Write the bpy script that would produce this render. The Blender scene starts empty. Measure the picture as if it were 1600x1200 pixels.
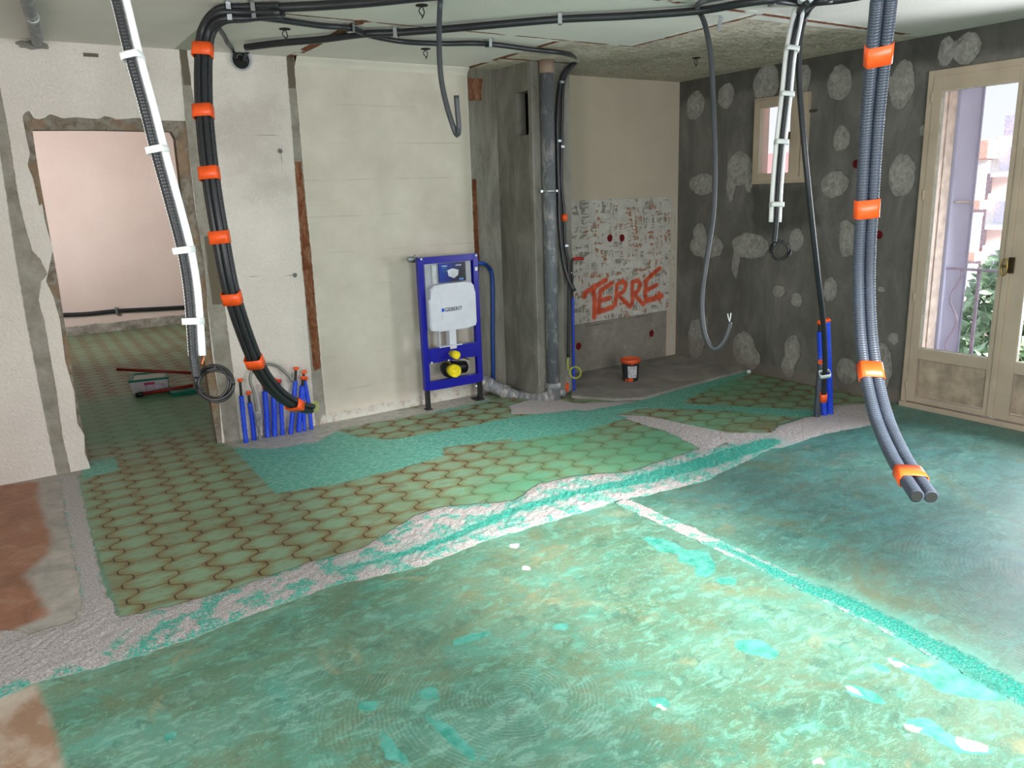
import bpy, bmesh, math, random
import numpy as np
from mathutils import Vector, Matrix

scn = bpy.context.scene
COL = scn.collection
# ------------------------------------------------------------------ camera
FPX, PITCH, ROLL, YAW = 1220.06, 0.238937, -0.03399, 0.575085
CAMZ = 1.6
YB, XR, H = 5.404, 5.418, 2.527          # back wall, right wall, ceiling
fw = Vector((math.sin(YAW)*math.cos(PITCH), math.cos(YAW)*math.cos(PITCH), -math.sin(PITCH)))
r0 = Vector((math.cos(YAW), -math.sin(YAW), 0)); u0 = r0.cross(fw)
RT = r0*math.cos(ROLL) + u0*math.sin(ROLL)
UP = -r0*math.sin(ROLL) + u0*math.cos(ROLL)
cd = bpy.data.cameras.new('camera'); cam = bpy.data.objects.new('camera', cd); COL.objects.link(cam)
cd.sensor_width = 36; cd.lens = FPX/1600*36; cd.clip_start = 0.05; cd.clip_end = 300
m = Matrix((RT, UP, -fw)).transposed().to_4x4(); m.translation = Vector((0, 0, CAMZ)); cam.matrix_world = m
scn.camera = cam
scn.cycles.max_bounces = 8; scn.cycles.diffuse_bounces = 4; scn.cycles.glossy_bounces = 2; scn.cycles.transmission_bounces = 2
scn.cycles.caustics_reflective = False; scn.cycles.caustics_refractive = False
# ------------------------------------------------------------------ view, world, sun, window light
vs = scn.view_settings
vs.view_transform = 'Standard'; vs.look = 'None'; vs.gamma = 1; vs.use_curve_mapping = False
vs.exposure = 0.0
world = bpy.data.worlds.new('overcast_sky'); scn.world = world; world.use_nodes = True
wn = world.node_tree; wn.nodes.clear()
wo = wn.nodes.new('ShaderNodeOutputWorld'); wb = wn.nodes.new('ShaderNodeBackground')
tc = wn.nodes.new('ShaderNodeTexCoord'); sx = wn.nodes.new('ShaderNodeSeparateXYZ'); rp = wn.nodes.new('ShaderNodeValToRGB')
wn.links.new(tc.outputs['Generated'], sx.inputs[0]); wn.links.new(sx.outputs[2], rp.inputs[0])
rp.color_ramp.elements[0].color = (0.93, 0.95, 1, 1); rp.color_ramp.elements[0].position = 0.0
rp.color_ramp.elements[1].color = (0.66, 0.80, 1, 1); rp.color_ramp.elements[1].position = 0.55
wn.links.new(rp.outputs[0], wb.inputs[0]); wb.inputs[1].default_value = 1.05
wn.links.new(wb.outputs[0], wo.inputs[0])

def light(name, kind, loc, target, energy, color=(1, 1, 1), size=(1, 1), angle=0.1, spread=None):
    d = bpy.data.lights.new(name, kind); o = bpy.data.objects.new(name, d); COL.objects.link(o)
    d.energy = energy; d.color = color
    o.location = loc
    o.rotation_euler = (Vector(target)-Vector(loc)).to_track_quat('-Z', 'Y').to_euler()
    if kind == 'AREA':
        d.shape = 'RECTANGLE'; d.size, d.size_y = size
        if spread: d.spread = spread
    if kind == 'SUN': d.angle = angle
    return o
# soft sun, coming in through the window behind the camera
light('sun', 'SUN', (0, -6, 5), (0.6, 0, 2.4), 17.5, (1.0, 0.98, 0.93), angle=math.radians(12))
# daylight standing in the window behind the camera and at the door, plus two added fill lamps
light('daylight_front_window', 'AREA', (1.5, -1.42, 1.5), (1.5, 4.0, 3.0), 110, (0.98, 0.98, 1.0), (1.7, 1.5))
light('fill_left', 'AREA', (-1.55, 0.7, 1.4), (2.8, 2.6, 1.9), 115, (0.97, 0.98, 1.0), (1.6, 1.4))  # added fill before the blank left wall, lifts right wall and ceiling
light('daylight_door', 'AREA', (XR+0.16, 1.85, 1.35), (2.6, 2.3, 0.8), 75, (0.90, 0.95, 1.0), (0.75, 1.6))
light('fill_far_room', 'AREA', (-0.95, 8.9, 1.7), (1.6, 11.4, 1.9), 60, (0.98, 0.98, 1.0), (1.6, 1.4), spread=math.radians(110))  # added fill lamp, the far room has no window built

# ------------------------------------------------------------------ pixel -> place helpers (1600x1200 frame)
CP = Vector((0, 0, CAMZ))
def ray(px, py): return fw + RT*((px-800)/FPX) - UP*((py-600)/FPX)
def onZ(px, py, z=0.0):
    d = ray(px, py); return CP + d*((z-CAMZ)/d.z)
def onY(px, py, y=YB):
    d = ray(px, py); return CP + d*(y/d.y)
def onX(px, py, x=XR):
    d = ray(px, py); return CP + d*(x/d.x)
def at(px, py, dist): return CP + ray(px, py).normalized()*dist
def ceil_(px, py, dz=0.0): return onZ(px, py, H-dz)

# ------------------------------------------------------------------ node helper
def lin(c): return tuple(((x/255)/12.92 if x/255 <= 0.04045 else ((x/255+0.055)/1.055)**2.4) for x in c) + (1.0,)
class NB:
    def __init__(s, name):
        s.m = bpy.data.materials.new(name); s.m.use_nodes = True
        s.t = s.m.node_tree; s.b = s.t.nodes['Principled BSDF']; s.o = s.t.nodes['Material Output']
        s.tc = s.t.nodes.new('ShaderNodeTexCoord').outputs['Object']
    def put(s, sock, v):
        if isinstance(v, bpy.types.NodeSocket): s.t.links.new(v, sock)
        elif v is not None: sock.default_value = v
    def math(s, op, a, b=None, c=None, clamp=False):
        n = s.t.nodes.new('ShaderNodeMath'); n.operation = op; n.use_clamp = clamp
        s.put(n.inputs[0], a); s.put(n.inputs[1], b); s.put(n.inputs[2], c); return n.outputs[0]
    def mix(s, f, a, b, blend='MIX'):
        n = s.t.nodes.new('ShaderNodeMix'); n.data_type = 'RGBA'; n.blend_type = blend
        s.put(n.inputs[0], f); s.put(n.inputs[6], a); s.put(n.inputs[7], b); return n.outputs[2]
    def noise(s, scale, detail=3, rough=0.55, dist=0.0, vec=None):
        n = s.t.nodes.new('ShaderNodeTexNoise'); s.put(n.inputs['Vector'], vec or s.tc)
        n.inputs['Scale'].default_value = scale; n.inputs['Detail'].default_value = detail
        n.inputs['Roughness'].default_value = rough; n.inputs['Distortion'].default_value = dist
        return n.outputs[0]
    def vor(s, scale, vec=None, feature='F1', out=0, rand=1.0):
        n = s.t.nodes.new('ShaderNodeTexVoronoi'); n.feature = feature; s.put(n.inputs['Vector'], vec or s.tc)
        n.inputs['Scale'].default_value = scale; n.inputs['Randomness'].default_value = rand
        return n.outputs[out]
    def mapping(s, scale=(1, 1, 1), rot=(0, 0, 0), loc=(0, 0, 0), vec=None):
        n = s.t.nodes.new('ShaderNodeMapping'); s.put(n.inputs[0], vec or s.tc)
        n.inputs['Scale'].default_value = scale; n.inputs['Rotation'].default_value = rot; n.inputs['Location'].default_value = loc
        return n.outputs[0]
    def sep(s, vec=None):
        n = s.t.nodes.new('ShaderNodeSeparateXYZ'); s.put(n.inputs[0], vec or s.tc); return n.outputs
    def attr(s, name):
        n = s.t.nodes.new('ShaderNodeAttribute'); n.attribute_name = name; return n.outputs['Fac']
    def mr(s, v, a, b, c=0.0, d=1.0, smooth=True):
        n = s.t.nodes.new('ShaderNodeMapRange'); n.interpolation_type = 'SMOOTHSTEP' if smooth else 'LINEAR'
        s.put(n.inputs[0], v)
        for i, x in enumerate((a, b, c, d)): s.put(n.inputs[i+1], x)
        return n.outputs[0]
    def ramp(s, f, stops):
        n = s.t.nodes.new('ShaderNodeValToRGB'); s.put(n.inputs[0], f); e = n.color_ramp.elements
        while len(e) < len(stops): e.new(0.5)
        for el, (p, c) in zip(e, stops): el.position = p; el.color = lin(c)
        return n.outputs[0]
    def reg(s, name, amp=0.04, scale=8.0, soft=0.008, off=0.0, detail=4):
        a = s.attr(name); n = s.noise(scale, detail, 0.6)
        v = s.math('ADD', a, s.math('MULTIPLY_ADD', n, amp*2, -amp+off))
        return s.mr(v, -soft, soft)
    def bump(s, h, dist=0.01, strength=1.0, normal=None):
        n = s.t.nodes.new('ShaderNodeBump'); n.inputs['Distance'].default_value = dist
        s.put(n.inputs['Strength'], strength); s.put(n.inputs['Height'], h)
        if normal is not None: s.put(n.inputs['Normal'], normal)
        return n.outputs[0]
    def done(s, color, rough=0.7, normal=None, metal=0.0, spec=0.5, alpha=None):
        s.put(s.b.inputs['Base Color'], color); s.put(s.b.inputs['Roughness'], rough)
        s.put(s.b.inputs['Metallic'], metal); s.put(s.b.inputs['Specular IOR Level'], spec)
        if normal is not None: s.put(s.b.inputs['Normal'], normal)
        return s.m

def simple(name, c, rough=0.5, metal=0.0, var=0.12, scale=14, bump=0.0, bscale=60, spec=0.5):
    b = NB(name); n = b.noise(scale, 4)
    c2 = tuple(max(0, x*(1-var)) for x in c); c3 = tuple(min(255, x*(1+var*0.6)) for x in c)
    col = b.ramp(n, [(0.3, c2), (0.7, c3)])
    nm = b.bump(b.noise(bscale, 3), 0.003, bump) if bump else None
    return b.done(col, rough, nm, metal, spec)

# ------------------------------------------------------------------ mesh helpers
def link(name, me, mat, parent=None, smooth=False):
    o = bpy.data.objects.new(name, me); COL.objects.link(o)
    for mm in (mat if isinstance(mat, (list, tuple)) else [mat]): me.materials.append(mm)
    if parent is not None: o.parent = parent; o.matrix_parent_inverse = parent.matrix_world.inverted() if False else Matrix.Translation(-Vector(parent.location))
    if smooth: me.polygons.foreach_set('use_smooth', [True]*len(me.polygons))
    return o
def obj(name, bm, mat, parent=None, smooth=False):
    me = bpy.data.meshes.new(name); bmesh.ops.recalc_face_normals(bm, faces=bm.faces); bm.to_mesh(me); bm.free()
    return link(name, me, mat, parent, smooth)
def thing(name, label, cat, loc=(0, 0, 0), group=None):
    o = bpy.data.objects.new(name, None); COL.objects.link(o); o.location = loc; o.empty_display_size = 0.1
    o['label'] = label; o['category'] = cat
    if group: o['group'] = group
    return o
def tag(o, label, cat, group=None, kind=None):
    o['label'] = label; o['category'] = cat
    if group: o['group'] = group
    if kind: o['kind'] = kind
    return o
def struct(o, label=None):
    o['kind'] = 'structure'
    if label: o['label'] = label
    return o
def box(bm, c, s, bev=0.0, rot=None, M=None):
    ret = bmesh.ops.create_cube(bm, size=1.0); vsn = ret['verts']
    bmesh.ops.scale(bm, vec=s, verts=vsn)
    if bev > 0:
        ed = list({e for v in vsn for e in v.link_edges})
        rb = bmesh.ops.bevel(bm, geom=ed, offset=bev, segments=2, affect='EDGES', profile=0.7)
        vsn = list({v for f in rb['faces'] for v in f.verts} | {v for v in vsn if v.is_valid})
    if rot: bmesh.ops.rotate(bm, cent=(0, 0, 0), matrix=rot, verts=vsn)
    bmesh.ops.translate(bm, vec=c, verts=vsn)
    if M is not None: bmesh.ops.transform(bm, matrix=M, verts=vsn)
    return vsn
def boxo(name, c, s, mat, parent=None, bev=0.002, rot=None):
    bm = bmesh.new(); box(bm, c, s, bev, rot); return obj(name, bm, mat, parent)
def catmull(P, step):
    P = [Vector(p) for p in P]
    if len(P) == 2: pts = P; 
    Q = [P[0]*2-P[1]] + P + [P[-1]*2-P[-2]]
    out = []
    for i in range(1, len(Q)-2):
        a, b, c, d = Q[i-1], Q[i], Q[i+1], Q[i+2]
        n = max(1, int(math.ceil((c-b).length/step)))
        for k in range(n):
            t = k/n
            out.append(0.5*((2*b)+(c-a)*t+(2*a-5*b+4*c-d)*t*t+(3*b-a-3*c+d)*t**3))
    out.append(P[-1].copy()); return out
def tube_bm(bm, P, r, seg=10, step=0.03, corr=0.0, smoothpath=True, cap=True, rad=None):
    pts = catmull(P, step) if smoothpath else [Vector(p) for p in P]
    n = len(pts); rings = []; nrm = None
    for i, p in enumerate(pts):
        t = (pts[min(i+1, n-1)]-pts[max(i-1, 0)]).normalized()
        if nrm is None:
            nrm = t.orthogonal().normalized()
        else:
            nrm = (nrm - t*nrm.dot(t)).normalized()
        bn = t.cross(nrm)
        rr = (rad[i] if rad else r) * (1.0 + (corr if i % 4 < 2 else -corr))
        rings.append([bm.verts.new(p + (nrm*math.cos(2*math.pi*k/seg) + bn*math.sin(2*math.pi*k/seg))*rr) for k in range(seg)])
    for i in range(n-1):
        for k in range(seg):
            bm.faces.new((rings[i][k], rings[i][(k+1) % seg], rings[i+1][(k+1) % seg], rings[i+1][k]))
    if cap:
        bm.faces.new(rings[0][::-1]); bm.faces.new(rings[-1])
    return pts
def tube(name, P, r, mat, parent=None, seg=10, step=0.03, corr=0.0, smoothpath=True):
    bm = bmesh.new(); tube_bm(bm, P, r, seg, step, corr, smoothpath)
    return obj(name, bm, mat, parent, True)
def path_at(P, t):
    """point and tangent at fraction t of a smooth path"""
    pts = catmull(P, 0.01); L = [0]
    for a, b in zip(pts, pts[1:]): L.append(L[-1]+(b-a).length)
    s = t*L[-1]
    for i in range(len(pts)-1):
        if L[i+1] >= s:
            f = (s-L[i])/max(1e-9, L[i+1]-L[i]); return pts[i].lerp(pts[i+1], f), (pts[i+1]-pts[i]).normalized()
    return pts[-1], (pts[-1]-pts[-2]).normalized()
def lathe(bm, prof, M=Matrix(), seg=20, cap=True):
    rings = [[bm.verts.new(M @ Vector((r*math.cos(2*math.pi*k/seg), r*math.sin(2*math.pi*k/seg), z))) for k in range(seg)] for r, z in prof]
    for a, b in zip(rings, rings[1:]):
        for k in range(seg): bm.faces.new((a[k], a[(k+1) % seg], b[(k+1) % seg], b[k]))
    if cap: bm.faces.new(rings[0][::-1]); bm.faces.new(rings[-1])
def axisM(p, d):
    q = Vector(d).normalized().to_track_quat('Z', 'Y').to_matrix().to_4x4(); q.translation = Vector(p); return q
def sweep_loop(bm, C, axU, axV, hw, hh, thick, tang, n=16):
    """band (tape) around a bundle: rounded loop in plane U,V, half sizes hw,hh, length along tang"""
    ring = []
    for k in range(n):
        a = 2*math.pi*k/n; c, s_ = math.cos(a), math.sin(a)
        e = 0.38
        ring.append(axU*(math.copysign(abs(c)**e, c)*hw) + axV*(math.copysign(abs(s_)**e, s_)*hh))
    A = [bm.verts.new(C - tang*thick/2 + q) for q in ring]; B = [bm.verts.new(C + tang*thick/2 + q) for q in ring]
    A2 = [bm.verts.new(C - tang*thick/2 + q*0.93) for q in ring]; B2 = [bm.verts.new(C + tang*thick/2 + q*0.93) for q in ring]
    for k in range(n):
        j = (k+1) % n
        bm.faces.new((A[k], A[j], B[j], B[k])); bm.faces.new((A2[j], A2[k], B2[k], B2[j]))
        bm.faces.new((A[j], A[k], A2[k], A2[j])); bm.faces.new((B[k], B[j], B2[j], B2[k]))

# ---- signed distance fields on surface grids: regions of different material
def sdf_poly(P, poly):
    poly = np.array(poly, float); d = np.full(len(P), 1e9); ins = np.zeros(len(P), bool); n = len(poly)
    for i in range(n):
        a, b = poly[i], poly[(i+1) % n]; ab = b-a
        t = np.clip(((P-a)@ab)/max(1e-12, ab@ab), 0, 1)
        d = np.minimum(d, np.hypot(*(P-a-np.outer(t, ab)).T))
        if a[1] != b[1]:
            c = ((a[1] > P[:, 1]) != (b[1] > P[:, 1])) & (P[:, 0] < (b[0]-a[0])*(P[:, 1]-a[1])/(b[1]-a[1])+a[0])
            ins ^= c
    return np.where(ins, d, -d)
def sdf_line(P, pts, w):
    pts = np.array(pts, float); best = np.full(len(P), -1e9)
    w = w if isinstance(w, (list, tuple)) else [w]*len(pts)
    for i in range(len(pts)-1):
        a, b = pts[i], pts[i+1]; ab = b-a
        t = np.clip(((P-a)@ab)/max(1e-12, ab@ab), 0, 1)
        best = np.maximum(best, (w[i]+(w[i+1]-w[i])*t)-np.hypot(*(P-a-np.outer(t, ab)).T))
    return best
def sdf_ell(P, c, r):
    q = (P-np.array(c))/np.array(r); return (1-np.hypot(*q.T))*min(r)
def grid_surface(name, us, vs_, place, fields, mat, holes=(), extrude=None, side_mat=None, disp=None):
    U, V = np.meshgrid(us, vs_); P = np.stack([U.ravel(), V.ravel()], 1)
    nu, nv = len(us), len(vs_)
    idx = np.arange(nu*nv).reshape(nv, nu)
    quads = np.stack([idx[:-1, :-1], idx[:-1, 1:], idx[1:, 1:], idx[1:, :-1]], -1).reshape(-1, 4)
    for h in holes:
        cen = P[quads].mean(1); s = sdf_poly(cen, h); quads = quads[s < 0]
        used = np.unique(quads); hp = np.array(h, float)
        sv = sdf_poly(P[used], h); cell = max(us[1]-us[0], vs_[1]-vs_[0])
        bound = used[np.abs(sv) < cell*1.1]
        # only verts on the new open boundary are pulled to the outline
        cnt = np.zeros(nu*nv, int); np.add.at(cnt, quads.ravel(), 1)
        for v in bound:
            if cnt[v] < 4:
                p = P[v]; bd = 1e9
                for i in range(len(hp)):
                    a, b = hp[i], hp[(i+1) % len(hp)]; ab = b-a; t = np.clip(((p-a)@ab)/max(1e-12, ab@ab), 0, 1)
                    q = a+ab*t; dd = np.hypot(*(p-q))
                    if dd < bd: bd, bq = dd, q
                if bd < cell*1.3: P[v] = bq
    used = np.unique(quads); remap = -np.ones(nu*nv, int); remap[used] = np.arange(len(used))
    P = P[used]; quads = remap[quads]
    z = disp(P) if disp else np.zeros(len(P))
    co = place(P[:, 0], P[:, 1], z)
    me = bpy.data.meshes.new(name); me.from_pydata(co.tolist(), [], quads.tolist()); me.update()
    o = link(name, me, mat)
    for k, f in fields.items():
        a = me.attributes.new(k, 'FLOAT', 'POINT'); a.data.foreach_set('value', f(P).astype(np.float32))
    if extrude is not None:
        bm = bmesh.new(); bm.from_mesh(me)
        ed = [e for e in bm.edges if e.is_boundary]
        r = bmesh.ops.extrude_edge_only(bm, edges=ed)
        vv = [v for v in r['geom'] if isinstance(v, bmesh.types.BMVert)]
        for f in r['geom']:
            if isinstance(f, bmesh.types.BMFace): f.material_index = 1 if side_mat else 0
        bmesh.ops.translate(bm, vec=extrude, verts=vv)
        bm.to_mesh(me); bm.free()
        if side_mat: me.materials.append(side_mat)
    return o
def U_(*fs):
    return lambda P: np.max([f(P) for f in fs], axis=0)
def poly(pts): return lambda P: sdf_poly(P, pts)
def line(pts, w): return lambda P: sdf_line(P, pts, w)
def ell(c, r): return lambda P: sdf_ell(P, c, r)
def none(): return lambda P: np.full(len(P), -9.0)
F = lambda L: [tuple(onZ(*q))[:2] for q in L]                  # floor pixels
C = lambda L: [tuple(onZ(q[0], q[1], H))[:2] for q in L]       # ceiling pixels
B = lambda L: [(onY(*q).x, onY(*q).z) for q in L]              # back wall pixels -> x,z
R = lambda L: [(onX(*q).y, onX(*q).z) for q in L]              # right wall pixels -> y,z

# ================================================================== MATERIALS of the shell
def floor_mat():
    b = NB('primed_floor'); X, Y, Z = b.sep()
    # --- tiles: wavy provencal lattice
    P_, HT, A_ = 0.1765, 0.158, 0.0285
    wob = b.noise(3.0, 1)
    x = b.math('SUBTRACT', X, b.math('MULTIPLY', b.math('SUBTRACT', Y, 3.5), 0.018))
    u = b.math('DIVIDE', b.math('SUBTRACT', x, 0.267), P_)
    v = b.math('DIVIDE', b.math('SUBTRACT', Y, 3.293), HT)
    w = b.math('COSINE', b.math('MULTIPLY', v, 2*math.pi))
    w3 = b.math('COSINE', b.math('MULTIPLY', v, 6*math.pi))
    w = b.math('MULTIPLY', b.math('SUBTRACT', w, b.math('MULTIPLY', w3, 0.14)), A_*1.12/P_)
    e = b.math('SUBTRACT', b.math('SUBTRACT', b.math('FLOORED_MODULO', b.math('ADD', u, 1.0), 2.0), 1.0), w)
    o = b.math('ADD', b.math('SUBTRACT', b.math('FLOORED_MODULO', u, 2.0), 1.0), w)
    ae, ao = b.math('ABSOLUTE', e), b.math('ABSOLUTE', o)
    near_e = b.math('LESS_THAN', ae, ao)
    even = b.math('ADD', b.math('MULTIPLY', near_e, b.math('GREATER_THAN', e, 0.0)),
                  b.math('MULTIPLY', b.math('SUBTRACT', 1.0, near_e), b.math('LESS_THAN', o, 0.0)))
    dz = b.math('MULTIPLY', b.math('MINIMUM', ae, ao), P_*0.80)
    vv = b.math('ADD', v, b.math('MULTIPLY_ADD', even, 0.5, 0.0))     # even columns: joints on whole v
    df = b.math('MULTIPLY', b.math('SUBTRACT', 0.5, b.math('ABSOLUTE', b.math('SUBTRACT', b.math('FLOORED_MODULO', vv, 1.0), 0.0))), HT)
    df = b.math('ABSOLUTE', df)
    d = b.math('MINIMUM', dz, df)
    streak = b.noise(7, 4, 0.65, 0.6, vec=b.mapping((1.0, 3.6, 1)))
    blot = b.noise(2.2, 3)
    fine = b.noise(18, 6, 0.75, 1.0, vec=b.mapping((0.6, 2.8, 1), (0, 0, 0.12)))
    tile_dirt = b.mr(b.noise(9, 6, 0.75, 1.2, vec=b.mapping((0.6, 2.2, 1), (0, 0, -0.1))), 0.50, 0.66, 0, 0.5)
    dd = b.math('ADD', b.math('MINIMUM', dz, b.math('MULTIPLY_ADD', df, 1.5, 0.010)), b.math('MULTIPLY_ADD', streak, 0.09, -0.045))
    tile = b.ramp(b.mr(dd, -0.010, 0.052, smooth=False), [(0.0, (98, 80, 52)), (0.2, (118, 102, 70)), (0.45, (128, 128, 92)), (0.8, (124, 148, 116)), (1.0, (128, 156, 128))])
    tile = b.mix(b.mr(fine, 0.5, 0.75, 0, 0.5), tile, lin((116, 146, 120)))
    tile = b.mix(b.mr(blot, 0.46, 0.76, 0, 0.7), tile, lin((112, 96, 62)))
    tile = b.mix(tile_dirt, tile, lin((104, 88, 58)))
    grout = b.mr(d, 0.0010, 0.0030, 1.0, 0.0)
    gz = b.mr(dz, 0.0010, 0.0034, 1.0, 0.0)
    tile = b.mix(b.math('MULTIPLY', grout, 0.5), tile, lin((78, 60, 36)))
    tile = b.mix(b.math('MULTIPLY', gz, 0.85), tile, lin((48, 38, 26)))
    # teal wash over the tiles
    stain = b.mr(b.math('ADD', b.attr('stain'), b.math('MULTIPLY_ADD', b.noise(5, 5, 0.65), 0.5, -0.27)), -0.30, 0.25)
    tile = b.mix(b.math('MULTIPLY', stain, 0.60), tile, lin((70, 168, 130)))
    # --- levelled screed with thin teal primer
    st = b.mapping((1.0, 2.6, 1), (0, 0, 0.5)); st2 = b.mapping((1.0, 4.0, 1), (0, 0, -0.35))
    n1 = b.noise(0.9, 6, 0.66, 0.7); n2 = b.noise(3.4, 9, 0.74, 0.7, vec=b.mapping((1.0, 1.7, 1), (0, 0, 0.4))); n3 = b.noise(11, 8, 0.8, 0.8, vec=b.mapping((1.0, 2.0, 1), (0, 0, -0.35)))
    n4 = b.noise(60, 4, 0.8, 1.2, vec=st2)
    scr = b.ramp(n1, [(0.32, (66, 108, 94)), (0.44, (84, 118, 94)), (0.54, (100, 132, 110)), (0.66, (122, 134, 102))])
    scr = b.mix(b.mr(n2, 0.47, 0.66, 0, 0.55), scr, lin((74, 152, 138)))
    scr = b.mix(b.mr(n2, 0.44, 0.34, 0, 0.45), scr, lin((92, 112, 96)))
    scr = b.mix(b.mr(n3, 0.49, 0.62, 0, 0.55), scr, lin((114, 182, 164)))
    scr = b.mix(b.mr(n4, 0.52, 0.70, 0, 0.35), scr, lin((176, 210, 200)))
    scr = b.mix(b.mr(b.noise(2.0, 7, 0.72, 1.4), 0.55, 0.70, 0, 0.55), scr, lin((166, 150, 112)))
    right = b.reg('blue', 0.5, 1.2, 0.55)  # bluish zone: sky reflection from the door painted into the screed colour
    scr = b.mix(b.math('MULTIPLY', right, 0.55), scr, b.mix(b.mr(n2, 0.42, 0.60), lin((54, 104, 112)), lin((76, 128, 136))))
    pat = b.noise(1.3, 7, 0.72, 0.8, vec=b.mapping((1, 1.3, 1), loc=(5, 2, 0)))
    scr = b.mix(b.mr(pat, 0.48, 0.66, 0, 0.42), scr, b.mix(b.mr(n3, 0.45, 0.6), lin((84, 160, 148)), lin((142, 184, 172))))
    scr = b.mix(b.mr(b.noise(6.5, 8, 0.78, 0.5, vec=b.mapping(loc=(9, 2, 0))), 0.54, 0.62, 0, 0.5), scr, lin((58, 98, 86)))
    scr = b.mix(b.mr(b.noise(1.9, 8, 0.75, 0.8, vec=b.mapping(loc=(1, 7, 0))), 0.50, 0.66, 0, 0.5), scr, lin((112, 114, 82)))
    # trowel swirls
    sws = None
    for (cx, cy, sc_, m0) in ((-3.55, -1.05, 17, 'swirl_a'), (-1.2, -1.9, 21, 'swirl_b')):
        wv = b.t.nodes.new('ShaderNodeTexWave'); wv.wave_type = 'RINGS'; wv.rings_direction = 'Z'
        b.put(wv.inputs['Vector'], b.mapping((1, 1, 1), loc=(cx, cy, 0))); wv.inputs['Scale'].default_value = sc_
        wv.inputs['Distortion'].default_value = 3.0; wv.inputs['Detail'].default_value = 2; wv.inputs['Detail Scale'].default_value = 1.2
        q = b.math('MULTIPLY', b.mr(wv.outputs[1], 0.45, 0.9), b.reg(m0, 0.5, 2.3, 0.18))
        sws = q if sws is None else b.math('MAXIMUM', sws, q)
    sws = b.math('MULTIPLY', sws, b.mr(b.noise(7, 4, 0.7), 0.42, 0.6))
    scr = b.mix(b.math('MULTIPLY', sws, 0.13), scr, lin((178, 206, 204)))
    # --- rough mortar
    g1 = b.noise(120, 3, 0.7); g2 = b.noise(9, 4, 0.6)
    mor = b.ramp(g1, [(0.35, (158, 150, 150)), (0.65, (226, 218, 218))])
    tp = b.mr(b.math('ADD', g2, b.math('MULTIPLY', b.mr(b.attr('tealpaint'), -0.05, 0.25), 0.0)), 0.475, 0.55)
    tp = b.math('MULTIPLY', tp, b.mr(b.noise(75, 3, 0.8), 0.36, 0.54))
    tp = b.math('MULTIPLY', tp, b.mr(b.attr('bare'), -0.02, 0.03, 1, 0))
    mor = b.mix(tp, mor, b.ramp(g1, [(0.3, (44, 150, 132)), (0.7, (104, 208, 188))]))
    base = b.mix(b.reg('tile', 0.006, 14, 0.004), scr, tile)
    # dusty grey left, terracotta, beige
    grey = b.ramp(b.noise(6, 5, 0.7), [(0.3, (140, 134, 128)), (0.7, (188, 182, 176))])
    base = b.mix(b.reg('grey', 0.02, 12, 0.006), base, grey)
    brn = b.ramp(b.noise(5, 6, 0.7, 0.8), [(0.3, (128, 88, 66)), (0.55, (156, 108, 84)), (0.75, (168, 138, 118))])
    base = b.mix(b.reg('brown', 0.05, 6, 0.03), base, brn)
    bei = b.ramp(b.noise(3.2, 5, 0.65, 0.4), [(0.38, (150, 120, 98)), (0.55, (186, 172, 158)), (0.7, (200, 190, 178))])
    base = b.mix(b.reg('beige', 0.015, 18, 0.02), base, bei)
    mm = b.reg('mortar', 0.030, 14, 0.006)
    base = b.mix(mm, base, mor)
    pal = b.reg('pale', 0.05, 9, 0.03)
    base = b.mix(pal, base, b.ramp(b.noise(20, 5, 0.7), [(0.3, (150, 150, 142)), (0.7, (196, 192, 184))]))
    # solid teal primer
    tl = b.reg('teal', 0.03, 10, 0.014)
    tcol = b.ramp(b.noise(30, 5, 0.75, 0.6, vec=st), [(0.34, (62, 134, 120)), (0.5, (84, 172, 154)), (0.66, (160, 200, 188))])
    base = b.mix(b.math('MULTIPLY', tl, 0.92), base, tcol)
    tl2 = b.math('MULTIPLY', b.reg('tealline', 0.030, 16, 0.016), b.mr(b.noise(75, 3, 0.8), 0.30, 0.44))
    halo = b.reg('tealline', 0.06, 5, 0.05, off=0.05)
    base = b.mix(b.math('MULTIPLY', halo, 0.32), base, lin((90, 190, 176)))
    base = b.mix(b.math('MULTIPLY', tl2, 0.93), base, b.ramp(g1, [(0.35, (8, 128, 112)), (0.65, (60, 200, 180))]))
    sp = b.reg('splash', 0.022, 16, 0.004, detail=6)
    base = b.mix(b.math('MULTIPLY', sp, 0.85), base, b.ramp(b.noise(18, 3), [(0.35, (44, 142, 126)), (0.65, (96, 176, 164))]))
    ws = b.reg('white', 0.012, 30, 0.004)
    base = b.mix(b.math('MULTIPLY', ws, 0.9), base, lin((214, 214, 216)))
    dry = b.noise(90, 2, 0.5)
    base = b.mix(b.mr(dry, 0.70, 0.74, 0, 0.5), base, lin((205, 215, 205)))
    rough = b.math('MULTIPLY_ADD', n3, 0.35, 0.34)
    rough = b.math('MAXIMUM', rough, b.math('MULTIPLY', b.math('MAXIMUM', mm, tl2), 0.85))
    h = b.math('ADD', b.math('MULTIPLY', b.noise(70, 5, 0.75), b.math('MULTIPLY_ADD', b.math('MAXIMUM', mm, tl2), 1.6, 0.10)),
               b.math('MULTIPLY', grout, b.math('MULTIPLY', b.reg('tile', 0.006, 14, 0.004), -0.35)))
    nm = b.bump(h, 0.010, 0.9)
    nm = b.bump(b.noise(3.5, 4, 0.6), 0.03, 0.10, nm)
    return b.done(base, rough, nm, 0, 0.4)

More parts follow.
